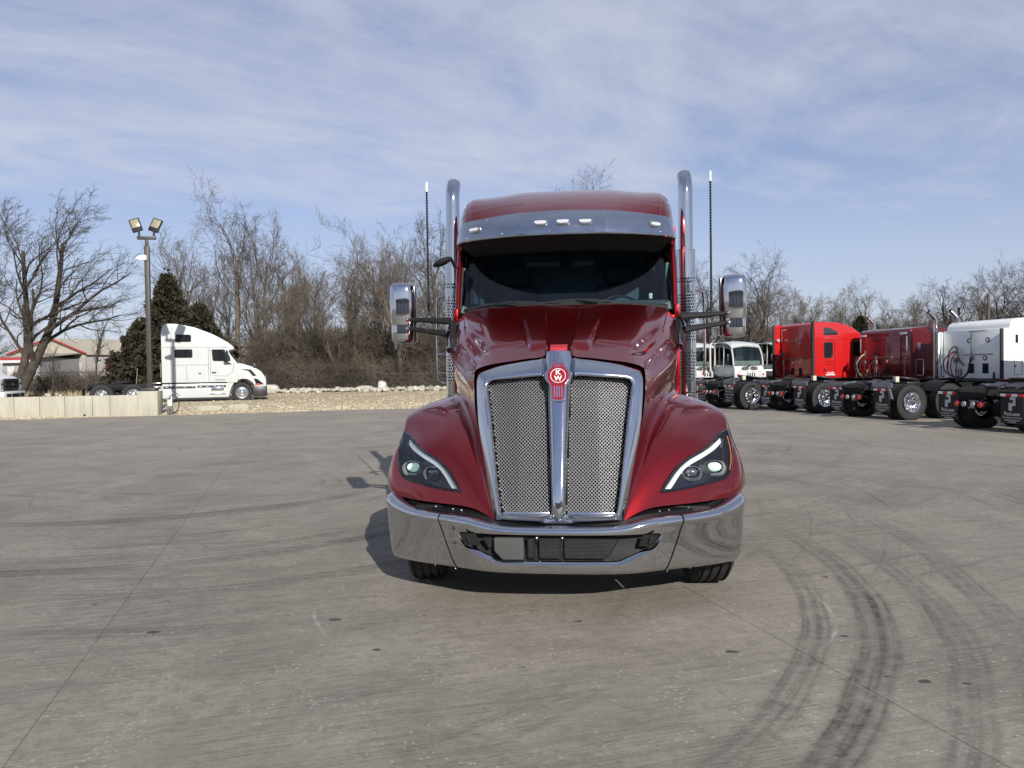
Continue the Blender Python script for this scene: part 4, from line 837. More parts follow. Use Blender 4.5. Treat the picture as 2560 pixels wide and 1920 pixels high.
# --- T2 maroon day cab
t2 = empty('parked_tractor', (9.88, 26.2, 0), PH, 'maroon flat roofed tractor parked between the bright red and the white cabs', 'truck', 'tractors parked in a row on the right')
chassis_rear(t2, 'lease')
sideprof(t2, [(3.38, 1.04), (3.38, 2.70), (3.48, 2.79), (4.4, 2.86), (5.0, 2.74), (5.25, 2.5), (5.55, 1.95), (5.55, 1.04)], 1.20, 'cab', 'maroon_paint', .10)
m = MB(); m.rbox(3.352, 3.378, -.78, .88, 1.10, 2.53, .01); m.build('rear_panel', 'maroon_paint', t2)
for (a, b, c_, d_) in ((1.17, .85, 2.56, 2.63), (-.74, -1.08, 2.58, 2.65), (-1.02, -1.09, 2.02, 2.52), (1.17, 1.11, 2.0, 2.5)): m = MB(); m.rbox(3.368, 3.376, min(a, b), max(a, b), c_, d_, .001); m.build('reflective_tape', 'reflector_white', t2)
for yy in (-1.215, ): m = MB(); m.rbox(3.66, 3.78, yy-.01, yy+.02, 2.06, 2.28, .015); m.build('door_handle', 'chrome', t2)
Q_ = rnd([(3.60, 1.72), (3.92, 1.72), (3.92, 1.18), (3.60, 1.18)], .07); m = MB(); m.tube([(x, -1.203, z) for x, z in Q_]+[(Q_[0][0], -1.203, Q_[0][1])], .008, 5, cap=False); m.build('locker_seam', 'alloy', t2)
bars(t2, 3.36, [((.52, 1.79), (-.46, 1.82)), ((-1.04, 1.82), (-1.04, 1.2)), ((1.28, 1.80), (1.28, 1.10))]); rounds(t2, 3.36, [(-.18, 1.68)])
m = MB(); m.rbox(3.335, 3.36, -.32, -.16, 1.22, 1.48, .01); m.build('rear_vent', 'void_black', t2)
hoses(t2, 3.3, .78, 1.12, 1.95, ('rubber', 'block_tan', 'dark_steel'), .16); hoses(t2, 3.32, .25, 1.1, 1.75, ('rubber',), .12)
pane(t2, [(4.5, 2.40), (4.95, 2.38), (5.2, 2.1), (5.2, 1.92), (4.5, 1.92)], -1.202, 'door_window'); front_end(t2, 'maroon_paint', 5.5, 2.3)
def elbow(o, x, y, z0, z1, tip, mt='chrome'):
    m = MB(); P = [(x, y, z0), (x, y, z1), (x-.03, y+.01, z1+.10), (x-.14, y+.03, z1+.22), (x-.24, y+.05, z1+.30)]; P = chaikin(P, 2, False); m.tube(P, .068, 14, cap=False); s_ = m.build('exhaust_stack', mt, o, 60); p, q = Vector(P[-1]), Vector(P[-2]); d = (p-q).normalized(); m = MB(); m.tube([p-d*.01, p-d*.002], .064, 14); m.build('stack_bore', 'void_black', s_)
elbow(t2, 4.15, 1.36, 1.0, 3.0, 0); 
# --- T3 white sleeper
t3 = empty('parked_tractor', (10.88, 22.7, 0), PH, 'white mid roof sleeper tractor parked facing away at the right end of the row', 'truck', 'tractors parked in a row on the right')
chassis_rear(t3, 'lease', bentbar=True)
m = MB(); m.rbox(3.46, 5.6, -1.16, 1.16, 1.10, 2.60, .03); m.build('sleeper_cab', 'side_white', t3)
sideprof(t3, [(3.60, 2.50), (3.58, 2.72), (3.75, 2.86), (4.5, 2.93), (5.4, 2.88), (5.9, 2.62), (5.95, 2.45)], 1.13, 'roof_cap', 'side_white', .12, 60)
sideprof(t3, [(5.55, 1.1), (5.55, 2.5), (5.9, 2.48), (6.3, 1.95), (6.3, 1.1)], 1.10, 'cab', 'side_white', .06)
for s in (-1, 1):
    m = MB(); m.rbox(3.26, 4.0, s*1.165 if s > 0 else -1.205, 1.205 if s > 0 else -1.165, 1.10, 2.58, .01); ex = m.build('side_extender', 'side_white', t3); m = MB(); m.rbox(3.16, 3.27, min(s*1.16, s*1.21), max(s*1.16, s*1.21), 1.09, 2.58, .01); m.build('extender_edge', 'rubber', ex)
m = MB(); m.rbox(3.70, 3.80, -1.22, -1.20, 2.15, 2.40, .01); h_ = m.build('side_vent', 'black_gloss', t3)
Q_ = rnd([(3.66, 1.74), (3.95, 1.74), (3.95, 1.22), (3.66, 1.22)], .07); m = MB(); m.tube([(x, -1.207, z) for x, z in Q_]+[(Q_[0][0], -1.207, Q_[0][1])], .007, 5, cap=False); m.build('locker_seam', 'dark_steel', t3); m = MB(); m.lathe([(-1.215, .03), (-1.20, .03)], (3.70, 0, 1.47), 'y', 10, cap=True); m.build('locker_latch', 'black_plastic', t3)
rounds(t3, 3.455, [(.16, 2.27), (-.50, 2.27), (.07, 1.72), (-.40, 1.72)], 'dark_steel', .075); bars(t3, 3.455, [((.32, 1.83), (-.66, 1.84)), ((.12, 2.54), (-.46, 2.55))])
m = MB(); m.tube([(3.38, .02, 2.52), (3.38, .02, 1.6)], .02, 6); m.build('hose_pole', 'galv', t3)
for y in (.09, -.42): m = MB(); m.rbox(3.435, 3.458, y-.10, y+.10, 1.26, 1.56, .02); m.build('rear_vent', 'void_black', t3)
hoses(t3, 3.4, .55, 1.14, 1.95, ('rubber', 'hose_red', 'dark_steel'), .14)
m = MB(); m.tube(chaikin([(3.36, .02, 1.72), (3.28, -.02, 1.5), (3.26, .05, 1.2), (3.2, .3, 1.08), (3.2, .7, 1.12)], 2, False), .028, 7); m.build('cable_loom', 'rubber', t3)
m = MB(); m.tube(chaikin([(3.36, .62, 2.10), (3.30, .75, 2.0), (3.30, .82, 1.6), (3.3, .82, 1.3)], 2, False), .022, 6); m.tube(chaikin([(3.36, .58, 2.10), (3.30, .45, 2.05), (3.30, .42, 1.7), (3.3, .2, 1.5)], 2, False), .022, 6); m.build('coiled_hose', 'dark_steel', t3)
m = MB(); m.rbox(3.2, 3.5, -.9, .2, 1.0, 1.09, .01); m.rbox(3.3, 3.34, -.86, -.80, 1.09, 1.3, .01); m.build('deck_bracket', 'dark_steel', t3)
m = MB(); m.tube([(3.30, 1.16, 2.56), (3.18, 1.16, 2.56), (3.18, 1.16, 1.15), (3.30, 1.16, 1.15)], .02, 6); m.tube([(3.30, .98, 2.56), (3.2, .98, 2.56), (3.2, .98, 1.15), (3.3, .98, 1.15)], .016, 6); m.tube([(3.2, 1.16, 1.85), (3.2, .98, 1.85)], .014, 6); m.build('grab_rail', 'galv', t3)
elbow(t3, 3.45, 1.45, 1.0, 2.95, 0); elbow(t3, 4.35, 1.45, 1.0, 3.0, 0); m = MB(); m.rbox(-.6, 2.0, -.44, .44, 1.0, 1.02, .005); front_end(t3, 'side_white', 6.2, 2.3, 8.6)
m = MB(); P = [(1.33+.58*math.cos(R(a)), .50+.60*math.sin(R(a))) for a in range(150, 20, -10)]; m.grid([[(x, y, z) for x, z in P] for y in (-1.22, -.60)]); m.grid([[(x, y, z-.01) for x, z in P] for y in (-1.22, -.60)]); m.build('quarter_fender', 'black_plastic', t3)
# --- T4, mostly out of frame
t4 = empty('parked_tractor', (11.62, 18.05, 0), R(12), 'nearest parked tractor at the right edge, only its black tail and mudflaps in view', 'truck', 'tractors parked in a row on the right')
chassis_rear(t4, 'lease2', alum=False)
sideprof(t4, [(3.5, 1.1), (3.5, 2.8), (3.7, 2.9), (5.0, 2.9), (5.5, 2.5), (5.8, 1.95), (5.8, 1.1)], 1.18, 'cab', 'side_white', .08); front_end(t4, 'side_white', 5.7, 2.3)
m = MB(); m.rbox(.9, 1.9, -1.15, -.5, 1.06, 1.08, .005); m.build('deck_plate', 'frame_black', t4)

# ================================================================ WHITE YARD TRACTORS BEHIND THEM
def yard_tractor(x, y, rz, label, scl=1.0):
    o = empty('yard_tractor', (x, y, 0), rz, label, 'truck', 'white yard tractors behind the row', sc=scl)   # local: front faces -Y, offset cab
    hw = .98
    # body shell: lower nose, pillars, domed roof
    m = MB(); m.prism(chaikin([(-1.0, .95), (-1.03, 1.40), (-.92, 1.62), (.9, 1.62), (.9, .95)], 1), -hw, hw, 'yz', bev=.05); m.build('nose', 'white_paint', o)
    m = MB(); m.rbox(-1.05, 1.05, -1.12, -.96, .92, 1.26, .03); bp = m.build('bumper', 'white_paint', o)
    for i in range(4): m = MB(); m.rbox(-.22+i*.15, -.15+i*.15, -1.132, -1.11, 1.0, 1.18, .01); m.build('bumper_slot', 'void_black', bp)
    for s in (-1, 1):
        for dx, mt in ((.66, 'lens_clear'), (.84, 'lens_red')): m = MB(); m.lathe([(-1.125, .065), (-1.145, .05), (-1.15, .001)], (s*dx, 0, 1.09), 'y', 12); m.build('lamp', mt, bp)
    for i in range(9): m = MB(); m.rbox(-1.0+i*.225, -1.0+i*.225+.11, -1.125, -1.118, 1.215, 1.25, .001); m.build('reflector', 'reflector_red' if i % 2 else 'reflector_white', bp)
    def grl(x0, flip=1):
        P2 = [(x0-.24, 1.55), (x0+.20, 1.52), (x0+.26, 1.34), (x0-.24, 1.34)] if flip > 0 else [(x0-.20, 1.52), (x0+.24, 1.55), (x0+.24, 1.34), (x0-.26, 1.34)]
        m = MB(); m.prism(chaikin(P2, 1), -1.052, -1.038, 'xz'); b = m.build('grille_opening', 'void_black', o)
        for i in range(4): m = MB(); m.tube([(x0-.17+i*.11, -1.056, 1.36), (x0-.17+i*.11, -1.056, 1.50)], .012, 4); m.build('grille_bar', 'white_paint', b)
    grl(-.30, -1); grl(.30, 1)
    m = MB(); m.sphere((0, -1.04, 1.60), 1, 14, 8, (.11, .02, .055)); m.build('nose_badge', 'dark_steel', o)
    # windscreen and side glass
    for s in (-1, 1):
        m = MB(); P = chaikin([(s*hw, -.92, 1.60), (s*hw, -.84, 2.2), (s*(hw-.05), -.66, 2.62), (s*(hw-.12), -.50, 2.78), (s*(hw-.1), 0.0, 2.9), (s*(hw-.1), .85, 2.86)], 2, False); m.tube(P, .045, 6); m.tube([(s*hw, .86, 1.6), (s*(hw-.05), .86, 2.85)], .05, 6); m.tube([(s*hw, .0, 1.6), (s*(hw-.04), .0, 2.86)], .03, 6); m.build('cab_pillar', 'white_paint', o)
        m = MB(); m.prism([(-.90, 1.62), (-.82, 2.2), (-.52, 2.76), (.84, 2.82), (.84, 1.62)], s*(hw-.035), s*(hw-.03), 'yz'); m.build('side_window', 'cab_glass', o, 0)
    m = MB(); m.grid(surf([[(-hw+.04, -.91, 1.62), (-.5, -.96, 1.62), (0, -.98, 1.62), (.5, -.96, 1.62), (hw-.04, -.91, 1.62)], [(-hw+.04, -.84, 2.2), (-.5, -.89, 2.2), (0, -.91, 2.2), (.5, -.89, 2.2), (hw-.04, -.84, 2.2)], [(-hw+.08, -.62, 2.68), (-.5, -.66, 2.7), (0, -.68, 2.71), (.5, -.66, 2.7), (hw-.08, -.62, 2.68)]], 8, 9)); m.build('windscreen', 'cab_glass', o, 80)
    m = MB(); m.grid(surf([[(x_, y_, z_-.10*(abs(x_)/hw)**2) for x_ in (-hw, -.6, 0, .6, hw)] for y_, z_ in ((-.72, 2.70), (-.5, 2.86), (0, 2.98), (.5, 2.98), (.95, 2.90))], 10, 10)); m.grid(surf([[(x_, y_, z_-.10*(abs(x_)/hw)**2-.05) for x_ in (-hw, -.6, 0, .6, hw)] for y_, z_ in ((-.72, 2.70), (-.5, 2.86), (0, 2.98), (.5, 2.98), (.95, 2.90))], 10, 10)); m.build('roof', 'white_paint', o, 80)
    m = MB(); m.rbox(-hw, hw, .86, .95, 1.4, 2.9, .03); m.build('cab_rear', 'white_paint', o)
    m = MB(); m.rbox(-.28, .28, .1, .6, 1.5, 1.75, .05); m.rbox(-.26, .26, .5, .65, 1.7, 2.45, .05); m.build('seat', 'cloth_dark', o)
    m = MB(); m.rbox(-.9, .9, -.80, -.5, 1.6, 1.86, .05); m.build('dashboard', 'wall_grey', o)
    m = MB(); m.tube([(-.1+.2*math.cos(a), -.35+.06*math.sin(a), 2.05+.19*math.sin(a)) for a in np.linspace(0, 6.283, 17)], .014, 5); m.build('steering_wheel', 'black_plastic', o)
    m = MB(); m.rbox(-1.1, 1.1, -.9, 6.0, .62, .90, .02); m.build('chassis', 'frame_black', o)
    m = MB(); m.rbox(1.02, 2.3, -.2, 1.6, 1.26, 1.34, .01); m.build('side_deck', 'dull_white', o)
    m = MB(); m.tube([(1.22, .9, 1.3), (1.22, .9, 2.35)], .13, 10); m.tube([(1.35, .9, 2.3), (1.35, .9, 2.75), (1.30, .9, 2.86), (1.18, .9, 2.9)], .05, 8); m.build('exhaust_stack', 'frame_black', o); m = MB(); m.tube([(-1.25, .9, 1.3), (-1.25, .9, 2.75), (-1.2, .9, 2.85), (-1.1, .9, 2.88)], .05, 8); m.build('intake_pipe', 'block_tan', o)
    for s in (-1, 1): m = MB(); m.rbox(s*1.22-.06, s*1.22+.06, -.78, -.70, 1.85, 2.25, .02); m.build('mirror', 'dark_steel', o)
    for s in (-1, 1):
        for yy in (.2, 4.6): w_ = wheel(o, s*1.0, yy, .5, TYY, FRY, -1); w_.rotation_euler = (0, 0, -s*math.pi/2 if s < 0 else math.pi/2); 
    return o
yard_tractor(at(1846, 43), 43, R(20), 'white yard tractor with glass cab right of the big chrome mirror', .98); yard_tractor(at(1737, 44.5), 44.5, R(20), 'white yard tractor half hidden behind the right exhaust stack', .98); yard_tractor(at(1952, 45), 45, R(20), 'white yard tractor almost wholly hidden behind the bright red cab', .98)

# ================================================================ WHITE SLEEPER TRUCK ON THE LEFT (seen from its side)
VO = empty('white_truck', (at(265, 36.9), 36.9, .10), R(18), 'white high roof sleeper truck parked side on upon the gravel at left', 'truck')
def vside(): pass
VP = [(2.6, 1.0), (2.6, 3.45), (2.66, 3.74), (2.85, 3.86), (3.3, 3.85), (4.1, 3.68), (4.9, 3.36), (5.6, 2.95), (5.86, 2.72), (5.84, 2.62), (5.60, 2.58), (5.64, 2.42), (5.95, 2.0), (6.0, 1.9), (6.0, 1.0)]
m = MB(); m.prism(rnd(VP, .10, 3), -1.20, 1.20, 'xz', bev=.10); m.build('cab', 'white_paint', VO, 40)
HP = [(5.50, 1.0), (5.86, 1.95), (6.2, 1.92), (6.75, 1.74), (7.1, 1.52), (7.30, 1.18), (7.32, .80), (7.28, .62), (6.85, .62), (6.80, .72), (6.70, .98), (6.45, 1.16), (6.15, 1.18), (5.85, 1.05), (5.66, .72), (5.60, .40), (5.50, .40)]
m = MB(); m.prism(rnd(HP, .10, 3), -1.16, 1.16, 'xz', bev=.10); m.build('hood', 'white_paint', VO, 40)
for (P2, nm) in (([(3.24, 3.34), (3.90, 3.32), (3.90, 3.00), (3.24, 3.00)], 'upper_window'), ([(3.20, 2.62), (3.94, 2.62), (3.94, 2.24), (3.20, 2.24)], 'bunk_window')): pane(VO, P2, -1.203, nm); pane(VO, P2, 1.203, nm)
pane(VO, [(4.86, 2.60), (5.42, 2.60), (5.62, 2.30), (5.66, 2.06), (4.90, 2.08)], -1.203, 'door_window')
m = MB(); m.prism([(5.66, 2.44), (5.96, 2.03), (5.99, 2.05), (5.70, 2.46)], -1.0, 1.0, 'xz'); m.build('windscreen', 'window_pane', VO, 0)
for Lp in ([(2.62, -1.204, 2.74), (5.55, -1.204, 2.72)], [(4.76, -1.204, 2.70), (4.76, -1.204, 1.35), (5.45, -1.204, 1.32), (5.75, -1.204, 1.50), (5.85, -1.204, 2.0)], [(3.0, -1.204, 1.10), (3.0, -1.204, 3.0), (3.10, -1.204, 3.78)], [(3.0, -1.204, 1.88), (4.7, -1.204, 1.88)], [(4.68, -1.204, 2.70), (4.68, -1.204, 1.1)], [(3.70, -1.204, 1.88), (3.70, -1.204, 1.1)]):
    m = MB(); m.tube(Lp, .007, 4); m.build('panel_seam', 'galv', VO)
m = MB(); m.rbox(2.6, 5.58, -1.215, -1.13, .30, .98, .03); m.build('side_fairing', 'white_paint', VO); m = MB(); m.rbox(1.95, 2.59, -1.215, -1.13, .30, .90, .03); m.build('side_fairing', 'white_paint', VO)
m = MB(); m.rbox(2.62, 5.5, -1.208, 1.208, .985, 1.045, .01); m.build('black_sill', 'black_plastic', VO)
m = MB(); m.rbox(2.65, 4.08, -1.222, -1.214, .76, .88, .004); m.rbox(4.15, 5.45, -1.222, -1.214, .78, .90, .004); m.rbox(2.2, 2.55, -1.222, -1.214, .76, .88, .004); sp_ = m.build('chrome_strip', 'dark_steel', VO)
for x in (2.35, 2.8, 3.2, 3.6, 3.95, 4.3, 4.6, 4.95, 5.3): m = MB(); m.sphere((x, -1.225, .83), 1, 10, 6, (.07, .012, .022)); m.build('strip_light', 'lens_clear', sp_)
m = MB(); m.rbox(4.78, 5.35, -1.24, -1.216, .62, .79, .01); m.rbox(4.72, 5.42, -1.28, -1.216, .46, .50, .01); m.build('step', 'stainless', VO)
m = MB(); m.rbox(4.82, 5.02, -1.216, -1.202, 1.46, 1.54, .01); m.rbox(4.22, 4.34, -1.216, -1.202, 1.44, 1.50, .01); m.build('door_handle', 'dark_steel', VO)
m = MB(); m.rbox(5.36, 5.58, -1.50, -1.26, 1.98, 2.58, .06); mi_ = m.build('mirror', 'black_gloss', VO); m = MB(); m.tube([(5.5, -1.38, 2.0), (5.7, -1.2, 1.9)], .025, 6); m.build('mirror_arm', 'black_plastic', mi_)
m = MB(); m.tube([(6.75, -1.0, 1.68), (6.8, -1.12, 1.85)], .02, 6); m.rbox(6.72, 6.84, -1.2, -1.05, 1.70, 1.92, .03); m.build('hood_mirror', 'dark_steel', VO)
m = MB(); m.prism([(6.12, 1.66), (6.62, 1.62), (6.86, 1.32), (6.70, 1.30), (6.50, 1.55)], -1.172, -1.158, 'xz'); m.build('hood_vent', 'black_plastic', VO)
m = MB(); m.prism([(6.74, 1.20), (6.92, 1.14), (7.16, .94), (7.20, .88), (6.84, .90)], -1.175, -1.155, 'xz'); m.build('headlight', 'window_pane', VO); m = MB(); m.rbox(6.78, 7.05, -1.178, -1.15, .86, .92, .01); m.build('side_marker', 'lens_red', VO)
m = MB(); m.rbox(6.68, 7.36, -1.19, 1.19, .30, .82, .06); m.build('bumper', 'dark_steel', VO)
m = MB(); m.rbox(7.27, 7.34, -.7, .7, .82, 1.3, .02); m.build('grille', 'dark_steel', VO)
for s in (-1, 1): m = MB(); m.rbox(-.7, 5.6, s*.43-.045, s*.43+.045, .72, 1.0, .01); m.build('frame_rail', 'frame_black', VO)
for ax in (0, 1.35):
    for y in (-1.07, -.74, .74, 1.07): wheel(VO, ax, y, .5, LUG, None, -1 if y < 0 else 1)
for y in (-1.05, 1.05): wheel(VO, 6.18, y, .5, TYY, FRY, -1 if y < 0 else 1)
m = MB(); m.lathe([(1.06, .46), (1.12, .48), (1.13, .40)], (.68, 0, 0), 'z', 24, cap=True); m.build('fifth_wheel', 'dark_steel', VO)
for y in (-.93, .93): m = MB(); m.rbox(-.80, -.77, y-.3, y+.3, .15, .85, .005); m.build('mudflap', 'rubber', VO); m = MB(); P = [(-.75, .85), (-.55, 1.08), (-.2, 1.12)]; m.tube([(x, y, z) for x, z in P], .03, 6); m.build('flap_bracket', 'dark_steel', VO)
m = MB(); m.tube([(1.35, -.2, 1.0), (1.42, -.2, 1.75)], .018, 6); m.tube([(2.55, -1.18, 2.0), (2.55, -1.18, 1.3)], .016, 6); m.build('hose_pole', 'galv', VO)
m = MB(); m.rbox(2.2, 2.56, -1.1, -.5, 1.0, 1.06, .01); m.build('catwalk_step', 'alloy', VO)
text('door_lettering', 'VOLVO', .10, 'dark_steel', VO, (5.2, -1.203, 1.14), extrude=.001, bold=.002, xs=1.3)

# ================================================================ PICKUP AT THE LEFT EDGE (front end in view)
PU = empty('pickup_truck', (at(47, 33.6)-3.15, 32.6, .24), R(12), 'silver white pickup truck with black grille cut off by the left edge', 'pickup'); PU.scale = (1.14,)*3
m = MB(); m.prism(chaikin([(-1.2, .55), (-1.2, 1.12), (.2, 1.22), (1.6, 1.28), (2.3, 1.24), (2.62, 1.10), (2.72, .95), (2.72, .62), (2.5, .5)], 1), -.98, .98, 'xz', bev=.09); m.build('body', 'dull_white', PU)
m = MB(); m.prism(chaikin([(-3.8, 1.1), (-3.6, 1.78), (-3.2, 1.88), (-1.6, 1.86), (-.55, 1.25), (-.7, 1.1)], 1), -.86, .86, 'xz', bev=.08); m.build('cab', 'window_pane', PU)
m = MB(); m.rbox(-5.2, -1.2, -.97, .97, .5, 1.22, .06); m.build('bed', 'dull_white', PU)
m = MB(); m.rbox(2.70, 2.76, -.62, .62, .64, 1.08, .02); gr_ = m.build('grille', 'black_plastic', PU)
for z in (.72, .86, 1.0): m = MB(); m.rbox(2.755, 2.785, -.6, .6, z-.014, z+.014, .005); m.build('grille_bar', 'dark_steel', gr_)
m = MB(); m.sphere((2.79, 0, .87), 1, 16, 8, (.01, .12, .05)); m.build('grille_badge', 'galv', gr_)
for s in (-1, 1):
    m = MB(); m.rbox(2.56, 2.745, s*.80-.15, s*.80+.15, .70, 1.06, .04); hl_ = m.build('headlight', 'lens_clear', PU); m = MB(); m.rbox(2.748, 2.756, s*.80-.12, s*.80+.12, .86, .90, .003); m.build('headlight_bar', 'dark_steel', hl_)
    for xx in (1.75, -3.3): wheel(PU, xx, s*.86, .40, TYP, FRY, s)  if False else None
m = MB(); m.rbox(2.66, 2.88, -.98, .98, .34, .60, .05); bp_ = m.build('bumper', 'dull_white', PU)
for (a, b) in ((-.78, -.40), (-.33, .33), (.40, .78)): m = MB(); m.rbox(2.875, 2.886, a, b, .38, .52, .02); m.build('bumper_opening', 'void_black', bp_)
for s in (-1, 1):
    for xx in (1.75, -3.3): w_ = wheel(PU, xx, s*.84, .38, TYY, FRY, s); w_.scale = (.78, .9, .78)
# ================================================================ THE RED TRUCK
TR = empty('semi_truck', (.281, 4.915, .05), -R(5.8), 'candy red semi truck with chrome grille facing the viewer in the middle of the yard', 'truck', sc=.97)
def both(fn):
    for s in (1, -1): fn(s)
def bld(m, name, mt, parent, s=1, ang=35, merge=False, loc=None, kind=None):
    if s < 0: m.mirx()
    o = m.build(name, mt, parent, ang, merge, loc=loc)
    if kind: o['kind'] = kind
    return o
# --- hood and fenders
vs = np.linspace(0, 1, 6)
RIDGE = [(.437, .13, .605), (.53, .27, .80), (.645, .50, 1.05), (.775, .82, 1.245), (.94, 1.35, 1.405), (.985, 1.95, 1.36)]
SHO = [(.618, .48, 1.55), (.705, .68, 1.575), (.80, .93, 1.63), (.895, 1.20, 1.71), (.965, 1.50, 1.82), (1.005, 1.93, 1.97)]
HOODL = [
 [(0, .50, 1.762), (0, .75, 1.842), (0, 1.0, 1.925), (0, 1.25, 2.01), (0, 1.5, 2.10), (0, 1.76, 2.192)],
 [(.075, .50, 1.762), (.082, .75, 1.842), (.095, 1.0, 1.925), (.11, 1.25, 2.01), (.125, 1.5, 2.10), (.14, 1.76, 2.192)],
 [(.098, .495, 1.738), (.112, .75, 1.839), (.13, 1.0, 1.923), (.15, 1.25, 2.01), (.17, 1.5, 2.10), (.19, 1.76, 2.194)],
 [(.13, .49, 1.718), (.17, .75, 1.834), (.20, 1.0, 1.922), (.235, 1.25, 2.010), (.27, 1.5, 2.10), (.30, 1.76, 2.195)],
 [(.22, .49, 1.710), (.26, .75, 1.824), (.30, 1.0, 1.918), (.345, 1.25, 2.008), (.385, 1.5, 2.10), (.42, 1.765, 2.192)],
 [(.34, .49, 1.694), (.38, .75, 1.803), (.43, 1.0, 1.905), (.475, 1.25, 2.0), (.52, 1.5, 2.094), (.56, 1.785, 2.188)],
 [(.46, .49, 1.678), (.52, .75, 1.790), (.575, 1.0, 1.885), (.63, 1.25, 1.98), (.675, 1.52, 2.082), (.72, 1.84, 2.180)],
 [(.535, .485, 1.662), (.60, .75, 1.758), (.66, 1.0, 1.832), (.72, 1.25, 1.93), (.775, 1.55, 2.045), (.84, 1.90, 2.168)],
 [(.597, .485, 1.638), (.66, .74, 1.712), (.73, .98, 1.80), (.80, 1.24, 1.905), (.87, 1.56, 2.035), (.94, 1.97, 2.150)],
 [(.616, .485, 1.60), (.69, .71, 1.645), (.775, .95, 1.725), (.86, 1.22, 1.82), (.935, 1.53, 1.945), (.995, 1.97, 2.10)],
 SHO]
SIDEL = [SHO,
 [(.603, .42, 1.37), (.69, .63, 1.42), (.79, .90, 1.50), (.895, 1.20, 1.60), (.965, 1.50, 1.70), (1.005, 1.95, 1.82)],
 [(.567, .36, 1.18), (.645, .56, 1.24), (.745, .84, 1.36), (.86, 1.15, 1.48), (.945, 1.48, 1.58), (.998, 1.95, 1.66)],
 [(.527, .29, 1.00), (.585, .46, 1.08), (.675, .74, 1.22), (.79, 1.06, 1.36), (.905, 1.44, 1.47), (.985, 1.95, 1.52)],
 [(.485, .21, .80), (.535, .34, .92), (.615, .60, 1.105), (.725, .91, 1.275), (.885, 1.38, 1.42), (.975, 1.95, 1.42)],
 RIDGE]
FENL = [RIDGE,
 [(.60, .225, .668), (.665, .33, .83), (.77, .52, 1.05), (.875, .80, 1.225), (1.01, 1.34, 1.385), (1.05, 1.95, 1.32)],
 [(.80, .34, .678), (.85, .42, .82), (.925, .57, 1.03), (1.0, .82, 1.19), (1.105, 1.32, 1.358), (1.14, 1.95, 1.26)],
 [(1.0, .46, .678), (1.045, .53, .80), (1.08, .66, 1.01), (1.125, .88, 1.165), (1.195, 1.29, 1.325), (1.22, 1.95, 1.18)],
 [(1.18, .61, .678), (1.22, .67, .79), (1.232, .80, .99), (1.242, .98, 1.145), (1.272, 1.27, 1.275), (1.285, 1.95, 1.08)],
 [(1.290, .72, .680), (1.328, .77, .78), (1.316, .87, .98), (1.290, 1.03, 1.13), (1.308, 1.27, 1.20), (1.325, 1.95, .96)],
 [(1.340, .86, .682), (1.388, .90, .77), (1.366, 1.0, .95), (1.342, 1.14, 1.06), (1.340, 1.34, 1.08), (1.34, 1.95, .85)]]
NV = 44
HS = surf(HOODL, 150, NV*2); SS = surf(SIDEL, 30, NV*2); FS = surf(FENL, 56, NV)
_u, _v = HS.shape[:2]
for _it in range(260):                                                          # relax the outer part of the hood skin
    A = HS.copy(); L_ = (A[:-2, 1:-1]+A[2:, 1:-1]+A[1:-1, :-2]+A[1:-1, 2:])/4
    wgt = np.clip((np.arange(1, _u-1)-15)/15, 0, 1)[:, None, None]; HS[1:-1, 1:-1] = A[1:-1, 1:-1]*(1-.6*wgt)+L_*.6*wgt
def smooth(t): t = np.clip(t, 0, 1); return t*t*(3-2*t)
for _it in range(120): A = SS.copy(); SS[1:-1, 1:-1] = .5*A[1:-1, 1:-1]+.125*(A[:-2, 1:-1]+A[2:, 1:-1]+A[1:-1, :-2]+A[1:-1, 2:])
X_, Y_ = HS[..., 0].copy(), HS[..., 1].copy(); xc = np.interp(Y_, [.60, .80, 1.0, 1.2, 1.5, 1.9], [.495, .555, .625, .71, .82, .935]); sd = X_-xc
HS[..., 2] -= .030*smooth((sd+.012)/.04)*(1-smooth((sd-.03)/.12))*smooth((Y_-.62)/.20)
xi = np.interp(Y_, [.55, 1.0, 1.7], [.083, .105, .145]); xo = np.interp(Y_, [.55, 1.0, 1.7], [.190, .25, .36]); HS[..., 2] += .034*smooth((X_-xi)/.016)*(1-smooth((X_-xo)/.030))*smooth((Y_-.60)/.07)*(1-smooth((Y_-1.05)/.65))
HS[..., 2] += .010*smooth((Y_-.76)/.04)*smooth((X_-.26)/.03)*(1-smooth((sd+.03)/.04))*(1-smooth((Y_-.9)/.7))
_mb = MB(); _mb.grid(FS); _mb.grid(SS); BV = BVHTree.FromPolygons([Vector(v) for v in _mb.v], _mb.f)
def fy(x, z):
    hit = BV.ray_cast(Vector((x, -1, z)), Vector((0, 1, 0)))[0]
    if hit is None: hit = BV.find_nearest(Vector((x, .6, z)))[0]
    return hit.y
HLO = [(1.272, 1.148), (1.185, 1.113), (1.115, 1.070), (1.02, 1.022), (.94, .995), (.868, .955), (.80, .903), (.752, .842), (.705, .776), (.715, .766), (.85, .772), (1.02, .792), (1.16, .806), (1.215, .822), (1.258, .872), (1.280, .97), (1.286, 1.07), (1.284, 1.13)]
HLO = [tuple(p) for p in chaikin(HLO, 2)]
def inpoly(x, z, P):
    c = False; j = len(P)-1
    for i in range(len(P)):
        if (P[i][1] > z) != (P[j][1] > z) and x < (P[j][0]-P[i][0])*(z-P[i][1])/(P[j][1]-P[i][1])+P[i][0]: c = not c
        j = i
    return c
def polydist(x, z, P):
    b = 9
    for i in range(len(P)):
        ax, az = P[i]; bx, bz = P[(i+1) % len(P)]; dx, dz = bx-ax, bz-az; t = max(0, min(1, ((x-ax)*dx+(z-az)*dz)/(dx*dx+dz*dz+1e-12))); b = min(b, math.hypot(x-ax-dx*t, z-az-dz*t))
    return b
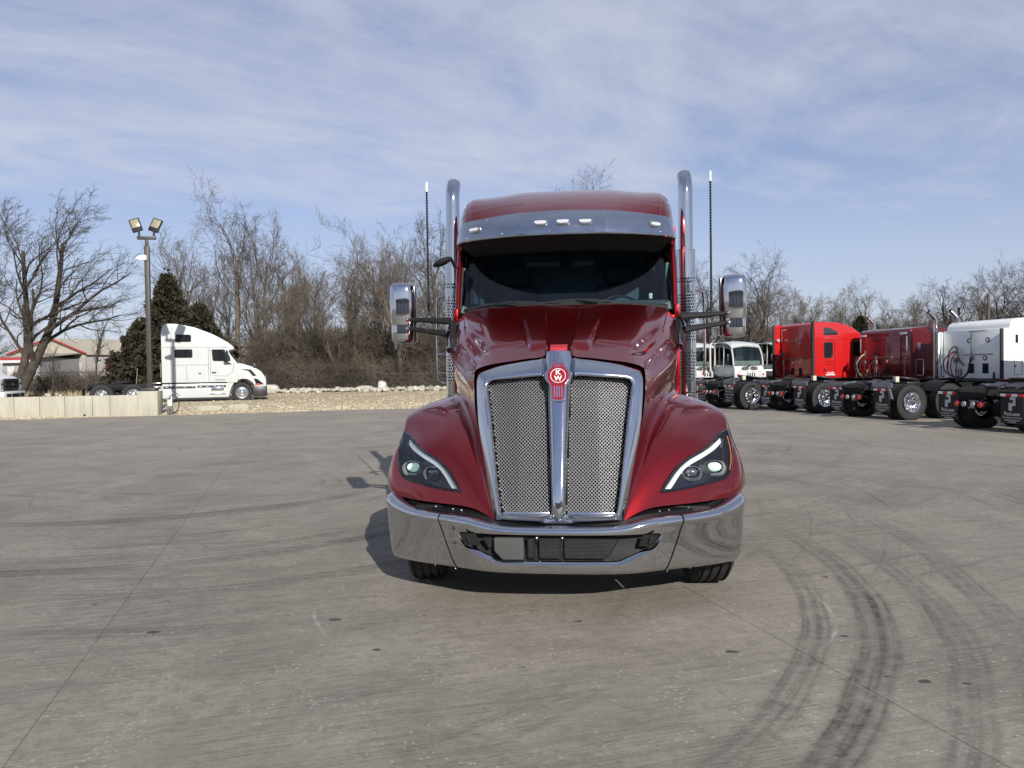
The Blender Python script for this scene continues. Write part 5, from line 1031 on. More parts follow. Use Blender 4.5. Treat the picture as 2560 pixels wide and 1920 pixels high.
# sink the fender skin behind the lamp opening
FS2 = surf(FENL, 130, NV*3-2)
for i in range(FS2.shape[0]):
    for j in range(FS2.shape[1]):
        x, y, z = FS2[i, j]
        if y < 1.2 and inpoly(x, z, HLO): FS2[i, j, 1] += .09
HM = MB(); HM.grid(HS); HM.grid(HS*np.array([-1, 1, 1]), flip=True); HM.grid(SS); HM.grid(SS*np.array([-1, 1, 1]), flip=True)
hood = HM.build('hood', 'candy_red', TR, ang=50, merge=.0015)
def fender(s):
    m = MB(); m.grid(FS2)
    # outer skirt down to the wheel arch
    e = FS2[-1]; A = []
    cy, cz, ra = 1.12, .46, .60
    for j, p in enumerate(e):
        t = j/(len(e)-1); A.append((min(p[0], 1.375)-.012*min(1, t*8), p[1]*(1-t)+(.90+1.0*t)*t+.012, min(p[2]-.004, .665+.36*math.sin(math.pi*min(1, t*.95))**.55)))
    m.grid([[tuple(p) for p in e], [((p[0]*2+a[0])/3, (p[1]*2+a[1])/3, (p[2]*2+a[2])/3) for p, a in zip(e, A)], A, [(a[0]-.05, a[1], a[2]) for a in A]])
    bld(m, 'fender', 'candy_red', TR, s, 60)
both(fender)
# raised centre cap ahead of the emblem (bright patch between the ribs)
m = MB(); P = [[(x*.062, .515+t*.075, 1.770+t*.040+.012*math.sin(math.pi*min(1, t*1.3+.2))*1.0) for x in (-1+.12*t*0, -.5, 0, .5, 1)] for t in (0, .35, .7, 1)]; m.grid(P)
m.grid([[(x*.062, .515, 1.770+.007) for x in (-1, 0, 1)], [(x*.062, .512, 1.752) for x in (-1, 0, 1)]]); m.build('hood_cap', 'bright_red', TR)
# hood body line seams, latches and side trim
def hood_side(s):
    e = SS[0]; m = MB(); m.tube([(p[0]+.003, p[1]-.002, p[2]-.006) for p in e[::4]], .007, 6); bld(m, 'hood_crease_strip', 'candy_red', TR, s)
    m = MB(); q = HS[118, 60:]; m.tube([(p[0]+.001, p[1]-.0015, p[2]+.0015) for p in q[::2]], .0028, 4); bld(m, 'hood_seam', 'void_black', hood, s)
    # air intake: black mesh in a chrome frame on the hood flank
    A, B, C_, D = Vector((1.012, 1.93, 2.085)), Vector((.955, 1.52, 1.905)), Vector((.950, 1.46, 1.795)), Vector((1.025, 1.90, 1.985))
    out = Vector((.02, -.012, .004))
    m = MB(); q = [A+out, B+out, C_+out, D+out]; m.add([p for p in q]+[p-out*2 for p in q], [(0, 1, 2, 3), (4, 7, 6, 5), (0, 4, 5, 1), (1, 5, 6, 2), (2, 6, 7, 3), (3, 7, 4, 0)]); v = bld(m, 'side_vent', 'black_plastic', TR, s)
    m = MB()
    for i in range(1, 16):
        t = i/16; m.tube([A.lerp(B, t)+out*1.2, D.lerp(C_, t)+out*1.2], .0022, 4)
    for i in range(1, 5):
        t = i/5; m.tube([A.lerp(D, t)+out*1.2, B.lerp(C_, t)+out*1.2], .0022, 4)
    bld(m, 'vent_mesh', 'dark_steel', v, s, kind='stuff')
    m = MB(); m.tube([B+out, C_+out*1.3, D+out*1.6, A+out], [.010, .024, .026, .010], 8); bld(m, 'vent_trim', 'chrome', v, s)
both(hood_side)

# --- headlights
def headlight(s):
    def pt(x, z, off): return (x, fy(x, z)+off, z)
    n = len(HLO); cx, cz = 1.06, .92
    def ringat(k, off): return [pt(cx+(x-cx)*k, cz+(z-cz)*k, off) for x, z in HLO]
    def panel(off, ks, name, mt, parent, **kw):
        m = MB(); m.grid([ringat(k, off) for k in ks], wrap=True, flip=True)
        c = pt(cx, cz, off); o = len(m.v)-n; m.v.append(c); q = len(m.v)-1
        for i in range(n): m.f.append((o+i, q, o+(i+1) % n)); m.mi.append(0)
        return bld(m, name, mt, parent, s, **kw)
    m = MB(); r0 = ringat(1.034, -.0025); r1 = ringat(1.0, -.012); r2 = ringat(.975, -.010); r3 = ringat(.965, .05)
    m.grid([r0, r1, r2, r3], wrap=True, flip=True); hd = bld(m, 'headlight', 'black_gloss', TR, s)
    panel(.050, (.985, .7, .4, .15), 'reflector_bowl', 'black_gloss', hd)
    panel(-.011, (.982, .8, .6, .4, .2), 'cover_lens', 'clear_lens', hd, ang=80)
    # light guide
    top = [(1.20, 1.090), (1.155, 1.065), (1.10, 1.036), (1.04, 1.010), (.975, .985), (.915, .958), (.865, .925), (.815, .880), (.77, .825), (.735, .785)]
    bot = [(1.195, 1.052), (1.15, 1.022), (1.09, .996), (1.03, .970), (.965, .945), (.905, .918), (.87, .890), (.838, .855), (.805, .812), (.782, .785)]
    T_, B_ = chaikin(top, 2, False), chaikin(bot, 2, False)
    m = MB(); m.grid([[pt(x, z, .02) for x, z in T_], [pt(x*.75+a*.25, z*.75+b*.25, -.002) for (x, z), (a, b) in zip(T_, B_)], [pt(x*.5+a*.5, z*.5+b*.5, .010) for (x, z), (a, b) in zip(T_, B_)], [pt(x*.25+a*.75, z*.25+b*.75, -.002) for (x, z), (a, b) in zip(T_, B_)], [pt(x, z, .02) for x, z in B_]], flip=True)
    bld(m, 'running_light', 'drl_white', hd, s, 80)
    m = MB(); m.grid([[pt(1.232, 1.085, .012), pt(1.205, 1.03, .006)], [pt(1.20, 1.075, .012), pt(1.178, 1.022, .0)]]); bld(m, 'running_light_end', 'lamp_grey', hd, s)
    # lamps: faceted hexagon bezels around projector lenses
    for (lx, lz, w, h, mt) in ((1.118, .900, .074, .048, 'lamp_glow'), (.935, .880, .064, .043, 'lamp_grey')):
        hexo = [(-1, .1), (-.62, .95), (.55, 1.0), (1, .15), (.66, -.95), (-.5, -1.0)]; y0 = fy(lx, lz)
        def rg(k, off, dz=0): return [(lx+a*w*k, y0+off+(a*.12*w)*0, lz+b*h*k+dz) for a, b in chaikin(hexo, 1)]
        m = MB(); m.grid([rg(1.28, .035, -.008), rg(1.24, .0, -.008), rg(1.08, -.002, -.004), rg(.92, .022)], wrap=True, flip=True); bz = bld(m, 'lamp_bezel', 'lamp_grey', hd, s)
        m = MB(); m.sphere((lx, y0+.030, lz), 1, 16, 8, (w*.74, .030, h*.74)); bld(m, 'projector_lens', mt, hd, s, 80)
    m = MB(); m.grid([[(1.045, fy(1.045, .91)+.012, .925), (1.045, fy(1.045, .91)+.012, .878)], [(1.0, fy(1.0, .91)+.012, .927), (1.0, fy(1.0, .91)+.012, .875)]]); bld(m, 'lamp_bridge', 'lamp_grey', hd, s)
    m = MB(); q = [(1.262, 1.10), (1.268, 1.03), (1.264, .94), (1.24, .87)]; m.tube([pt(x, z, -.006) for x, z in chaikin(q, 2, False)], .003, 6); bld(m, 'side_marker', 'lens_amber' if s > 0 else 'lamp_grey', hd, s)
both(headlight)

# --- grille surround, half ring pairs (outer, inner)
def yg(x, z): return .10+.365*(z-.6)+.16*x*x
PO = [(0, .590), (.22, .592), (.40, .598), (.437, .604), (.447, .64), (.485, .80), (.527, 1.0), (.567, 1.18), (.603, 1.38), (.619, 1.55), (.617, 1.615), (.598, 1.650), (.48, 1.677), (.34, 1.694), (.20, 1.712), (.135, 1.716), (.108, 1.735), (.078, 1.764), (0, 1.766), (0, 1.764), (0, 1.5), (0, 1.25), (0, 1.0), (0, .8), (0, .65)]
PI_ = [(.050, .642), (.20, .642), (.34, .643), (.382, .648), (.394, .68), (.415, .80), (.442, 1.0), (.468, 1.2), (.492, 1.36), (.513, 1.49), (.512, 1.53), (.492, 1.552), (.42, 1.560), (.32, 1.566), (.20, 1.577), (.135, 1.580), (.104, 1.572), (.092, 1.552), (.084, 1.52), (.083, 1.50), (.078, 1.38), (.068, 1.2), (.060, 1.0), (.053, .8), (.047, .672)]
OFO = [0]*17+[-.03, -.055, -.075, -.083, -.085, -.085, -.080, -.05]
def ringpts():
    Z = np.array([(a[0], a[1], b[0], b[1], c) for a, b, c in zip(PO, PI_, OFO)]); Z = chaikin(Z, 2)
    k0 = next(i for i in range(40, len(Z)) if Z[i, 0] < .03); Z[k0:, 0] = 0.0; Z[:2, 0] = np.where(Z[:2, 0] < .012, 0, Z[:2, 0]); return Z
RZ = ringpts()
ts = [0, .06, .16, .32, .5, .68, .84, .94, 1.0, 1.0]
prof = [-.002, -.014, -.025, -.040, -.055, -.067, -.072, -.066, -.042, .055]
rows = []
for t, pf in zip(ts, prof):
    row = []
    for ox, oz, ix, iz, of in RZ:
        x, z = ox+(ix-ox)*t, oz+(iz-oz)*t
        cen = of < -.001
        o_ = (of*(1-t)*1.0+(-.0 if t < .8 else pf*.8)) if cen else pf
        if cen: o_ = of*(1-t**7)+(max(0, pf)*1.0 if t > .85 else 0)
        row.append((x, yg(x, z)+o_-(.02*max(0, 1-abs(oz-1.2)/.6)*0), z))
    rows.append(row)
rows = np.array(rows)
gs = MB(); gs.grid(rows, wrap=True, flip=True); r2 = rows*np.array([-1, 1, 1]); gs.grid(r2, wrap=True)
GSR = gs.build('grille_surround', 'chrome', TR, ang=45, merge=.0008)
INNER = [(ix, iz) for ox, oz, ix, iz, of in RZ]
def mesh_panel(s):
    # frame lip at the foot of the opening
    m = MB(); m.rbox(.058, .382, .13, .19, .640, .662, .008); bld(m, 'grille_sill', 'stainless', TR, s)
    m = MB(); pitch = .0172; r = .0021
    for sg in (1, -1):
        k = -60
        while k < 140:
            run = []
            c0 = k*pitch*math.sqrt(2)
            t = 0.0
            while t < 1.25:
                x, z = (t, c0+.35-sg*0+sg*t*1.0) if True else 0
                if sg < 0: z = c0+.35+.6-t
                if -0.01 < x < .53 and .62 < z < 1.6 and inpoly(x, z, INNER): run.append((x, yg(x, z)+.028+(.0035 if (int(round(t/(pitch*math.sqrt(2)/2)))+k) % 2 else -.0035)*(1 if sg > 0 else -1)+.03*max(0, 1-abs(x-.28)/.25)*-.5, z))
                else:
                    if len(run) > 1: m.tube(run, r, 6, cap=False)
                    run = []
                t += pitch*math.sqrt(2)/2
            if len(run) > 1: m.tube(run, r, 6, cap=False)
            k += 1
    gm = bld(m, 'grille_mesh', 'mesh_metal', TR, s, ang=180, kind='stuff')
    m = MB(); cx, cz = .26, 1.1; P = [(x, yg(x, z)+.13, z) for x, z in INNER]; m.grid([P, [(cx, yg(cx, cz)+.13, cz)]*len(P)], wrap=True, flip=True); m.grid([[(x, yg(x, z)+.04, z) for x, z in INNER], P], wrap=True, flip=True); bld(m, 'grille_backing', 'void_black', TR, s, ang=0)
both(mesh_panel)
# --- emblem: shield with stripes, disc and letters
em = empty('emblem', (0, yg(0, 1.55)-.092, 1.575), 0); em.parent = TR; em.rotation_euler = (R(-20), 0, 0)
OUT = [(-.040, .088), (-.034, .098), (0, .103), (.034, .098), (.040, .088), (.041, .068), (.066, .046), (.078, .012), (.070, -.028), (.044, -.058), (.042, -.150), (.038, -.162), (0, -.170), (-.038, -.162), (-.042, -.150), (-.044, -.058), (-.070, -.028), (-.078, .012), (-.066, .046), (-.041, .068)]
OUT = chaikin(OUT, 2)
def sc_(P, k): return [(x*k[0], (z+.03)*k[1]-.03) for x, z in P]
m = MB(); m.prism(sc_(OUT, (1.26, 1.09)), .02, -.004, bev=.004); m.build('badge_rim', 'chrome', em)
m = MB(); m.prism(OUT, -.003, -.009); m.build('badge_face', 'enamel_red', em)
m = MB()
for i in range(4): x = -.030+i*.0175; m.prism([(x, -.152), (x+.0085, -.152), (x+.0085, -.068), (x, -.068)], -.008, -.0115)
for i in range(4): x = -.0285+i*.0160; m.prism([(x, .074), (x+.0085, .074), (x+.0085, .090+.004*(i in (1, 2))), (x, .090+.004*(i in (1, 2)))], -.008, -.0115)
m.build('badge_stripes', 'stainless', em)
m = MB(); m.lathe([(-.008, .0500), (-.0125, .0505), (-.0125, .0535), (-.008, .0540)], (0, 0, .008), 'y', 40); m.build('badge_ring', 'ink_white', em)
text('badge_letter', 'K', .052, 'ink_white', em, (0, -.0115, .031), extrude=.0012, bold=.0010, xs=1.1); text('badge_letter', 'W', .050, 'ink_white', em, (0, -.0115, -.014), extrude=.0012, bold=.0010, xs=1.0)

# --- bumper
BX = np.array([0, .16, .32, .44, .54, .63, .72, .83, .95, 1.07, 1.185, 1.282, 1.336, 1.354, 1.360])
BY = np.array([0, .003, .012, .025, .042, .068, .105, .170, .255, .350, .455, .560, .660, .80, 1.0])
BT = np.array([.580, .580, .582, .592, .613, .628, .632, .634, .633, .637, .652, .678, .698, .705, .706])
BB = np.array([.256, .256, .256, .255, .254, .252, .250, .248, .244, .236, .228, .219, .214, .214, .216])
def brow(t):
    """bumper values at station parameter t 0..14"""
    i = min(int(t), 13); f = t-i; q = lambda A: A[i]*(1-f)+A[i+1]*f; return q(BX), q(BY), q(BT), q(BB)
BXs, BYs, BTs, BBs = (spl(A, 141) for A in (BX, BY, BT, BB))
PS = [(0.0, .115, -.045), (0.0, .10, -.004), (.0, .06, .004), (.012, .028, 0), (.04, .010, 0), (.075, .002, 0), (.125, 0, 0), (.19, .004, 0), (.30, .010, 0), (.48, .014, 0), (.66, .020, 0), (.80, .026, 0), (.90, .032, 0), (.965, .042, 0), (1.0, .065, 0), (1.0, .10, .004)]
def bumper_grid(i0, i1, seam0=None, seam1=None):
    rows = []
    for (s, dy, dz) in PS:
        row = []
        for i in range(i0, i1+1):
            x, y, zt, zb = BXs[i], BYs[i], BTs[i], BBs[i]
            nx = min(1, max(0, (BYs[min(i+1, 140)]-BYs[max(i-1, 0)])/max(1e-4, math.hypot(BYs[min(i+1, 140)]-BYs[max(i-1, 0)], BXs[min(i+1, 140)]-BXs[max(i-1, 0)])))); ny = math.sqrt(max(0, 1-nx*nx))
            sh = -.115*(s**1.1)*math.exp(-((x-.76)/.30)**2)      # the end joint slants inwards towards the foot
            rows_x = x+sh; z = zt-(zt-zb)*s+dz
            row.append((rows_x-dy*nx, y+dy*ny+(.0 if x > .6 else 0), z))
        rows.append(row)
    return np.array(rows)
IS = 72                                                                        # station index of the joint
OPN = [(.60, .532), (.668, .532), (.688, .515), (.655, .450), (.630, .428), (.430, .342), (.395, .336)]
OPF = [tuple(p) for p in chaikin(OPN+[(-x, z) for x, z in reversed(OPN)], 2)]
_PS = PS; PS = [tuple(p) for p in _PS[:6]]+[tuple(p) for p in spl(_PS[6:13], 60)]+[tuple(p) for p in _PS[13:]]
GC = bumper_grid(0, IS-1); PS = _PS
full = np.concatenate([GC[:, ::-1]*np.array([-1, 1, 1]), GC[:, 1:]], 1)
def nearest_on(x, z, P):
    b = (9, 0, 0)
    for i in range(len(P)):
        ax, az = P[i]; bx, bz = P[(i+1) % len(P)]; dx, dz = bx-ax, bz-az; t = max(0, min(1, ((x-ax)*dx+(z-az)*dz)/(dx*dx+dz*dz+1e-12))); q = (ax+dx*t, az+dz*t); d_ = math.hypot(x-q[0], z-q[1])
        if d_ < b[0]: b = (d_,)+q
    return b
m = MB(); m.grid(full); NR, NC_ = full.shape[:2]
keep = []
for f in m.f:
    cx_ = sum(m.v[i][0] for i in f)/4; cz_ = sum(m.v[i][2] for i in f)/4
    if not (inpoly(cx_, cz_, OPF) and m.v[f[0]][1] < .2 and cz_ > .30): keep.append(f)
gone = set(i for f in m.f if f not in set(keep) for i in f) if False else None
ks = set(keep); rem = set(i for f in m.f if f not in ks for i in f); kv = set(i for f in keep for i in f)
for i in rem & kv:
    x, y, z = m.v[i]; d_, qx, qz = nearest_on(x, z, OPF); m.v[i] = (qx, y, qz)
m.f = keep; m.mi = [0]*len(keep)
bc = m.build('bumper', 'chrome', TR, ang=40)
def byy(x, z=None):
    return float(np.interp(abs(x), BXs[:100], BYs[:100]))
def bumper_end(s):
    m = MB(); Gd = bumper_grid(IS, 140); Gd2 = Gd.copy(); Gd2[:, :, 1] += .004; m.grid(Gd); bld(m, 'bumper_end', 'chrome', TR, s, 50)
    m = MB(); e = Gd[2:-1, 0]; m.tube([(p[0]-.003, p[1]+.006, p[2]) for p in e], .004, 5); bld(m, 'bumper_joint', 'black_plastic', TR, s)
    # inclined flange of the opening that catches the sky
    m = MB(); pth = chaikin([(.686, .512), (.655, .452), (.628, .428), (.428, .340), (.395, .334), (.20, .333), (0, .333)], 2, False)
    A = [(x, byy(x)+.012, z-.003) for x, z in pth]; B = [(x-.014*min(1, max(0, (x-.36)*10)), byy(x)+.036, z+.020) for x, z in pth]; m.grid([A, [((a[0]*2+b[0])/3, (a[1]*2+b[1])/3-.0, (a[2]*2+b[2])/3+.004) for a, b in zip(A, B)], B]); bld(m, 'opening_flange', 'chrome', bc, s, 60)
    # black filler and step pad between bumper and bodywork
    m = MB(); I_ = list(range(30, 138, 3)); m.grid([[(BXs[i]-.09*min(1, i/120), BYs[i]+.10, BTs[i]-.045) for i in I_], [(BXs[i]-.10*min(1, i/120), BYs[i]+.11, BTs[i]+.012) for i in I_], [(BXs[i]-.16*min(1, i/120), BYs[i]+.20, BTs[i]+.02) for i in I_], [(BXs[i]-.18*min(1, i/120), BYs[i]+.22, BTs[i]-.06) for i in I_]]); sp = bld(m, 'step_pad', 'frame_black', TR, s)
    for i in (62, 68, 80, 86): m = MB(); m.sphere((BXs[i]-.055, BYs[i]+.125, BTs[i]+.018), .009, 8, 5); bld(m, 'bolt', 'alloy', sp, s)
    for i in (70, 84, 100): m = MB(); m.sphere((BXs[i]-.10, BYs[i]+.05, BBs[i]-.002), .006, 8, 5); bld(m, 'bumper_bolt', 'alloy', TR, s)
both(bumper_end)
m = MB(); m.rbox(-.60, .60, .16, .34, .50, .565, .01); m.rbox(-.58, .58, .13, .15, .545, .60, .004); m.build('lower_grille_lip', 'black_plastic', TR)
m = MB(); m.rbox(-1.05, 1.05, .40, .46, .30, .66, .01); m.build('front_crossmember', 'frame_black', TR)
# black insert panel with vents, radar plate, tow openings
ins = MB(); V = [(x, byy(x)+.065, z) for x, z in [(p[0]*1.02, (p[1]-.43)*1.06+.43) for p in OPF]]; ins.add(V+[(0, .065, .43)], [(i, (i+1) % len(V), len(V)) for i in range(len(V))]); IN = ins.build('insert_panel', 'black_plastic', TR, ang=0)
def pan(name, P2, mt, y0, y1, parent=IN, bev=.003):
    m = MB(); m.prism(rnd(P2, .012), y0, y1, bev=bev); return m.build(name, mt, parent)
pan('radar_plate', [(-.430, .508), (-.232, .508), (-.232, .362), (-.375, .362), (-.428, .42)], 'grey_plastic', .055, .020)
for P2 in ([(-.206, .500), (-.160, .500), (-.160, .366), (-.206, .366)], [(-.128, .500), (.012, .500), (.012, .366), (-.128, .366)], [(.040, .500), (.400, .500), (.345, .40), (.305, .366), (.040, .366)], [(-.510, .505), (-.448, .505), (-.448, .44), (-.468, .432)]):
    v = pan('vent_opening', P2, 'void_black', .062, .050, bev=.001)
    xs_, zs_ = [p[0] for p in P2], [p[1] for p in P2]; m = MB(); Q = rnd(P2, .012)
    for gx in np.arange(min(xs_), max(xs_), .009):
        zz = [z for z in np.arange(min(zs_), max(zs_), .008) if inpoly(gx, z, [tuple(q) for q in Q])]
        if len(zz) > 1: m.tube([(gx, .047, zz[0]), (gx, .047, zz[-1])], .0012, 3, cap=False)
    for gz in np.arange(min(zs_), max(zs_), .009):
        xx = [x for x in np.arange(min(xs_), max(xs_), .008) if inpoly(x, gz, [tuple(q) for q in Q])]
        if len(xx) > 1: m.tube([(xx[0], .047, gz), (xx[-1], .047, gz)], .0012, 3, cap=False)
    vm = m.build('vent_mesh', 'dark_steel', v, ang=0); vm['kind'] = 'stuff'
    m = MB(); m.tube([(x, .047, z) for x, z in Q]+[(Q[0][0], .047, Q[0][1])], .0028, 5); m.build('vent_rim', 'black_gloss', v)
for x in (-.144, .026): m = MB(); m.sphere((x, .035, .507), .012, 12, 8); m.build('sensor_knob', 'alloy', IN)
def tow(s):
    m = MB(); m.prism([(.662, .528), (.560, .528), (.530, .452), (.632, .446), (.660, .500)], .062, .058, bev=.001); t = bld(m, 'tow_opening', 'void_black', IN, s)
    m = MB(); m.tube([(.60, .05, .475), (.61, .04, .505), (.625, .055, .505)], .008, 8); bld(m, 'tow_hook', 'dark_steel', t, s)
both(tow)

# --- cab shell
def cab_side(s):
    X = 1.04
    m = MB()
    for (ya, yb, za, zb) in ((2.02, 3.2, .95, 2.06), (2.02, 2.16, 2.06, 2.2), (2.95, 3.2, 2.06, 2.95), (2.3, 2.95, 2.78, 2.95)): m.rbox(X-.05, X, ya, yb, za+.001, zb, .012)
    bld(m, 'cab_side', 'candy_red', TR, s)
    m = MB(); m.prism([(2.12, 2.12), (2.95, 2.12), (2.95, 2.77), (2.42, 2.77)], X-.028, X-.018, plane='yz'); bld(m, 'door_window', 'cab_glass', TR, s, ang=0)
    m = MB(); m.tube([(X-.01, 2.12, 2.12), (X-.01, 2.95, 2.12), (X-.01, 2.95, 2.77), (X-.01, 2.42, 2.77), (X-.01, 2.12, 2.12)], .018, 6); bld(m, 'window_seal', 'rubber', TR, s)
    # windscreen pillar: painted strip with black seal beside the glass
    P0, P1, P2 = Vector((1.035, 2.08, 2.10)), Vector((1.045, 2.30, 2.60)), Vector((1.045, 2.52, 2.98))
    C_ = [[P0+Vector((0, 0, 0)), P1, P2], [P0+Vector((-.010, -.035, .01)), P1+Vector((-.010, -.035, 0)), P2+Vector((-.012, -.04, 0))], [P0+Vector((-.042, -.045, .02)), P1+Vector((-.046, -.045, 0)), P2+Vector((-.05, -.05, 0))], [P0+Vector((-.05, -.02, .02)), P1+Vector((-.055, -.02, 0)), P2+Vector((-.06, -.02, 0))]]
    m = MB(); m.grid(surf([[tuple(q) for q in r_] for r_ in C_], 8, 10)); bld(m, 'windscreen_pillar', 'candy_red', TR, s, 60)
    m = MB(); m.grid([[tuple(P0+Vector((.0, .0, -.05))), tuple(P1), tuple(P2)], [tuple(P0+Vector((0, .14, -.1))), tuple(P1+Vector((0, .20, -.02))), tuple(P2+Vector((0, .10, 0)))]]); bld(m, 'pillar_flank', 'black_plastic', TR, s)
both(cab_side)
mat('lining_blue', (.13, .16, .20), .85, var=.15, vscale=3)
# cowl, firewall and floor behind the hood
m = MB(); m.rbox(-1.0, 1.0, 1.98, 2.12, .95, 2.10, .02); m.build('firewall', 'frame_black', TR)
m = MB(); m.rbox(-1.03, 1.03, 3.15, 3.22, .95, 3.05, .02); m.build('cab_rear', 'candy_red', TR)
m = MB(); m.rbox(-.98, .98, 2.1, 3.15, 1.15, 1.22, .01); m.build('cab_floor', 'cloth_dark', TR)
m = MB(); m.rbox(-.98, .98, 3.08, 3.14, 1.2, 3.0, .01); m.rbox(-1.0, 1.0, 2.55, 3.14, 2.86, 2.92, .01); m.build('cab_lining', 'lining_blue', TR)
WB = [(0, 1.80, 2.182), (.35, 1.825, 2.182), (.65, 1.90, 2.178), (.85, 1.99, 2.172), (.95, 2.06, 2.168), (.988, 2.11, 2.165)]
WM = [(0, 2.06, 2.56), (.35, 2.08, 2.56), (.65, 2.145, 2.56), (.85, 2.225, 2.56), (.955, 2.285, 2.56), (.998, 2.33, 2.56)]
WT = [(0, 2.32, 2.95), (.35, 2.34, 2.95), (.65, 2.39, 2.95), (.85, 2.46, 2.94), (.95, 2.51, 2.93), (.998, 2.55, 2.92)]
WSF = surf([WB, WM, WT], 12, 24)
m = MB(); m.grid(WSF); m.grid(WSF[:, ::-1]*np.array([-1, 1, 1])); m.build('windshield', 'windshield_glass', TR, ang=80, merge=.001)
def seal(s):
    e = [tuple(WSF[i, -1]) for i in range(12)]; b = [tuple(p) for p in WSF[0, ::-1]]
    m = MB(); m.tube([(p[0]-.004, p[1]-.012, p[2]) for p in reversed(e)]+[(p[0], p[1]-.012, p[2]+.004) for p in b], .017, 6); bld(m, 'windshield_seal', 'rubber', TR, s)
    m = MB(); m.grid([[(p[0]*.0+x_, y_-.004, z_) for (x_, y_, z_) in [tuple(WSF[i, -1])]+[tuple(WSF[i, -4])]] for i in range(12)] and [[tuple(WSF[i, -1]+np.array([0, -.003, 0])) for i in range(12)], [tuple(WSF[i, -2]+np.array([.0, -.003, 0])) for i in range(12)]]); bld(m, 'glass_border', 'black_gloss', TR, s)
both(seal)
# plinth of black cowl below the glass
m = MB(); lo = [(p[0]*1.0, p[1]-.06, p[2]-.015) for p in WSF[0]]; hi = [(p[0], p[1]-.003, p[2]+.035) for p in WSF[0]]; mid = [(p[0], p[1]-.02, p[2]+.004) for p in WSF[0]]
A = np.array([lo, mid, hi]); m.grid(A); m.grid(A[:, ::-1]*np.array([-1, 1, 1])); m.build('cowl_screen', 'black_plastic', TR)
# interior
INT = m = MB(); D_ = [[(x, y0+.10*x*x*.6, z) for x in (-.96, -.5, 0, .5, .96)] for y0, z in ((1.95, 2.16), (2.05, 2.235), (2.25, 2.26), (2.4, 2.22), (2.45, 2.05), (2.45, 1.6))]
m.grid(surf(D_, 16, 16)); m.build('dashboard', 'dash_plastic', TR, ang=60)
def seat(s):
    m = MB(); m.rbox(.28, .80, 2.62, 3.0, 1.65, 1.80, .05); m.rbox(.30, .78, 2.92, 3.06, 1.78, 2.48, .05); m.rbox(.40, .68, 2.93, 3.03, 2.50, 2.70, .04); bld(m, 'seat', 'cloth_dark', TR, s)
    m = MB(); m.grid([[(.93, 2.55, 1.9), (.80, 2.98, 1.9)], [(.93, 2.55, 2.80), (.80, 2.98, 2.80)]]); m.grid(surf([[(.86+.02*math.sin(k*2.2), 2.62+k*.035, z) for k in range(9)] for z in (1.9, 2.3, 2.84)], 4, 25)); bld(m, 'curtain', 'cloth_dark', TR, s)
    m = MB(); m.rbox(.94, .985, 2.32, 2.60, 1.9, 2.62, .02); bld(m, 'door_trim', 'cabin_pale', TR, s)
both(seat)
m = MB(); sw = (.52, 2.55, 2.15); m.tube([(sw[0]+.22*math.cos(a), sw[1]+.22*math.sin(a)*.5, sw[2]+.22*math.sin(a)*.87) for a in np.linspace(0, 2*math.pi, 25)], .014, 6); m.tube([(sw[0]-.2, sw[1], sw[2]), (sw[0]+.2, sw[1], sw[2])], .012, 5); m.build('steering_wheel', 'black_plastic', TR)
m = MB(); m.rbox(-.38, .02, 2.36, 2.42, 2.62, 2.66, .01); m.rbox(.05, .28, 2.36, 2.42, 2.615, 2.665, .01); m.build('header_console', 'dash_plastic', TR)
m = MB(); m.rbox(-.05, .05, 2.28, 2.34, 2.60, 2.69, .02); m.build('camera_module', 'black_plastic', TR)
m = MB(); m.rbox(.78, .81, 2.2, 2.21, 2.27, 2.32, .002); m.build('paper_tag', 'ink_white', TR)
# wipers
for (pts, bl) in (([(-.42, 1.80, 2.205), (-.55, 1.82, 2.225), (-.62, 1.865, 2.225)], [(-.93, 2.00, 2.185), (-.62, 1.865, 2.232), (-.25, 1.795, 2.228)]),
                  ([(.30, 1.78, 2.205), (.16, 1.785, 2.228), (.10, 1.79, 2.235)], [(-.18, 1.795, 2.215), (.10, 1.79, 2.242), (.42, 1.81, 2.225)])):
    m = MB(); m.tube(chaikin(pts, 2, False), .010, 6); w_ = m.build('wiper', 'black_gloss', TR)
    m = MB(); m.tube(chaikin(bl, 2, False), [.007]+[.012]*(len(chaikin(bl, 2, False))-2)+[.007], 5); m.build('wiper_blade', 'rubber', w_)

# --- sun visor band with marker lights
VB = [(0, 1.745, 2.828), (.372, 1.755, 2.826), (.60, 1.835, 2.826), (.80, 1.945, 2.828), (.93, 2.045, 2.832), (1.012, 2.17, 2.836), (1.040, 2.33, 2.85)]
VT = [(0, 1.865, 3.050), (.376, 1.875, 3.042), (.60, 1.955, 3.034), (.80, 2.06, 3.026), (.92, 2.15, 3.020), (.992, 2.25, 3.012), (1.026, 2.40, 3.0)]
def lerp2(t, bulge=.0): return [tuple(np.array(a)*(1-t)+np.array(b)*t+np.array((0, -bulge, 0))) for a, b in zip(VB, VT)]
rowsV = [lerp2(.0), lerp2(.35, .012), lerp2(.7, .012), lerp2(1.0)]
m = MB()
Sr = surf([r[1:] for r in rowsV], 10, 40); m.grid(Sr); m.grid(Sr[:, ::-1]*np.array([-1, 1, 1]))
Sc = surf([[(-r[1][0],)+tuple(r[1][1:]), r[0], r[1]] for r in rowsV], 10, 8); m.grid(Sc)
vis = m.build('sun_visor', 'brushed', TR, ang=60)
lip = chaikin([(-x, y, z) for x, y, z in VB[:0:-1]]+VB, 2, False)
m = MB(); m.tube([(p[0], p[1]+.004, p[2]-.004) for p in lip], .010, 8); m.build('visor_lip', 'chrome', vis)
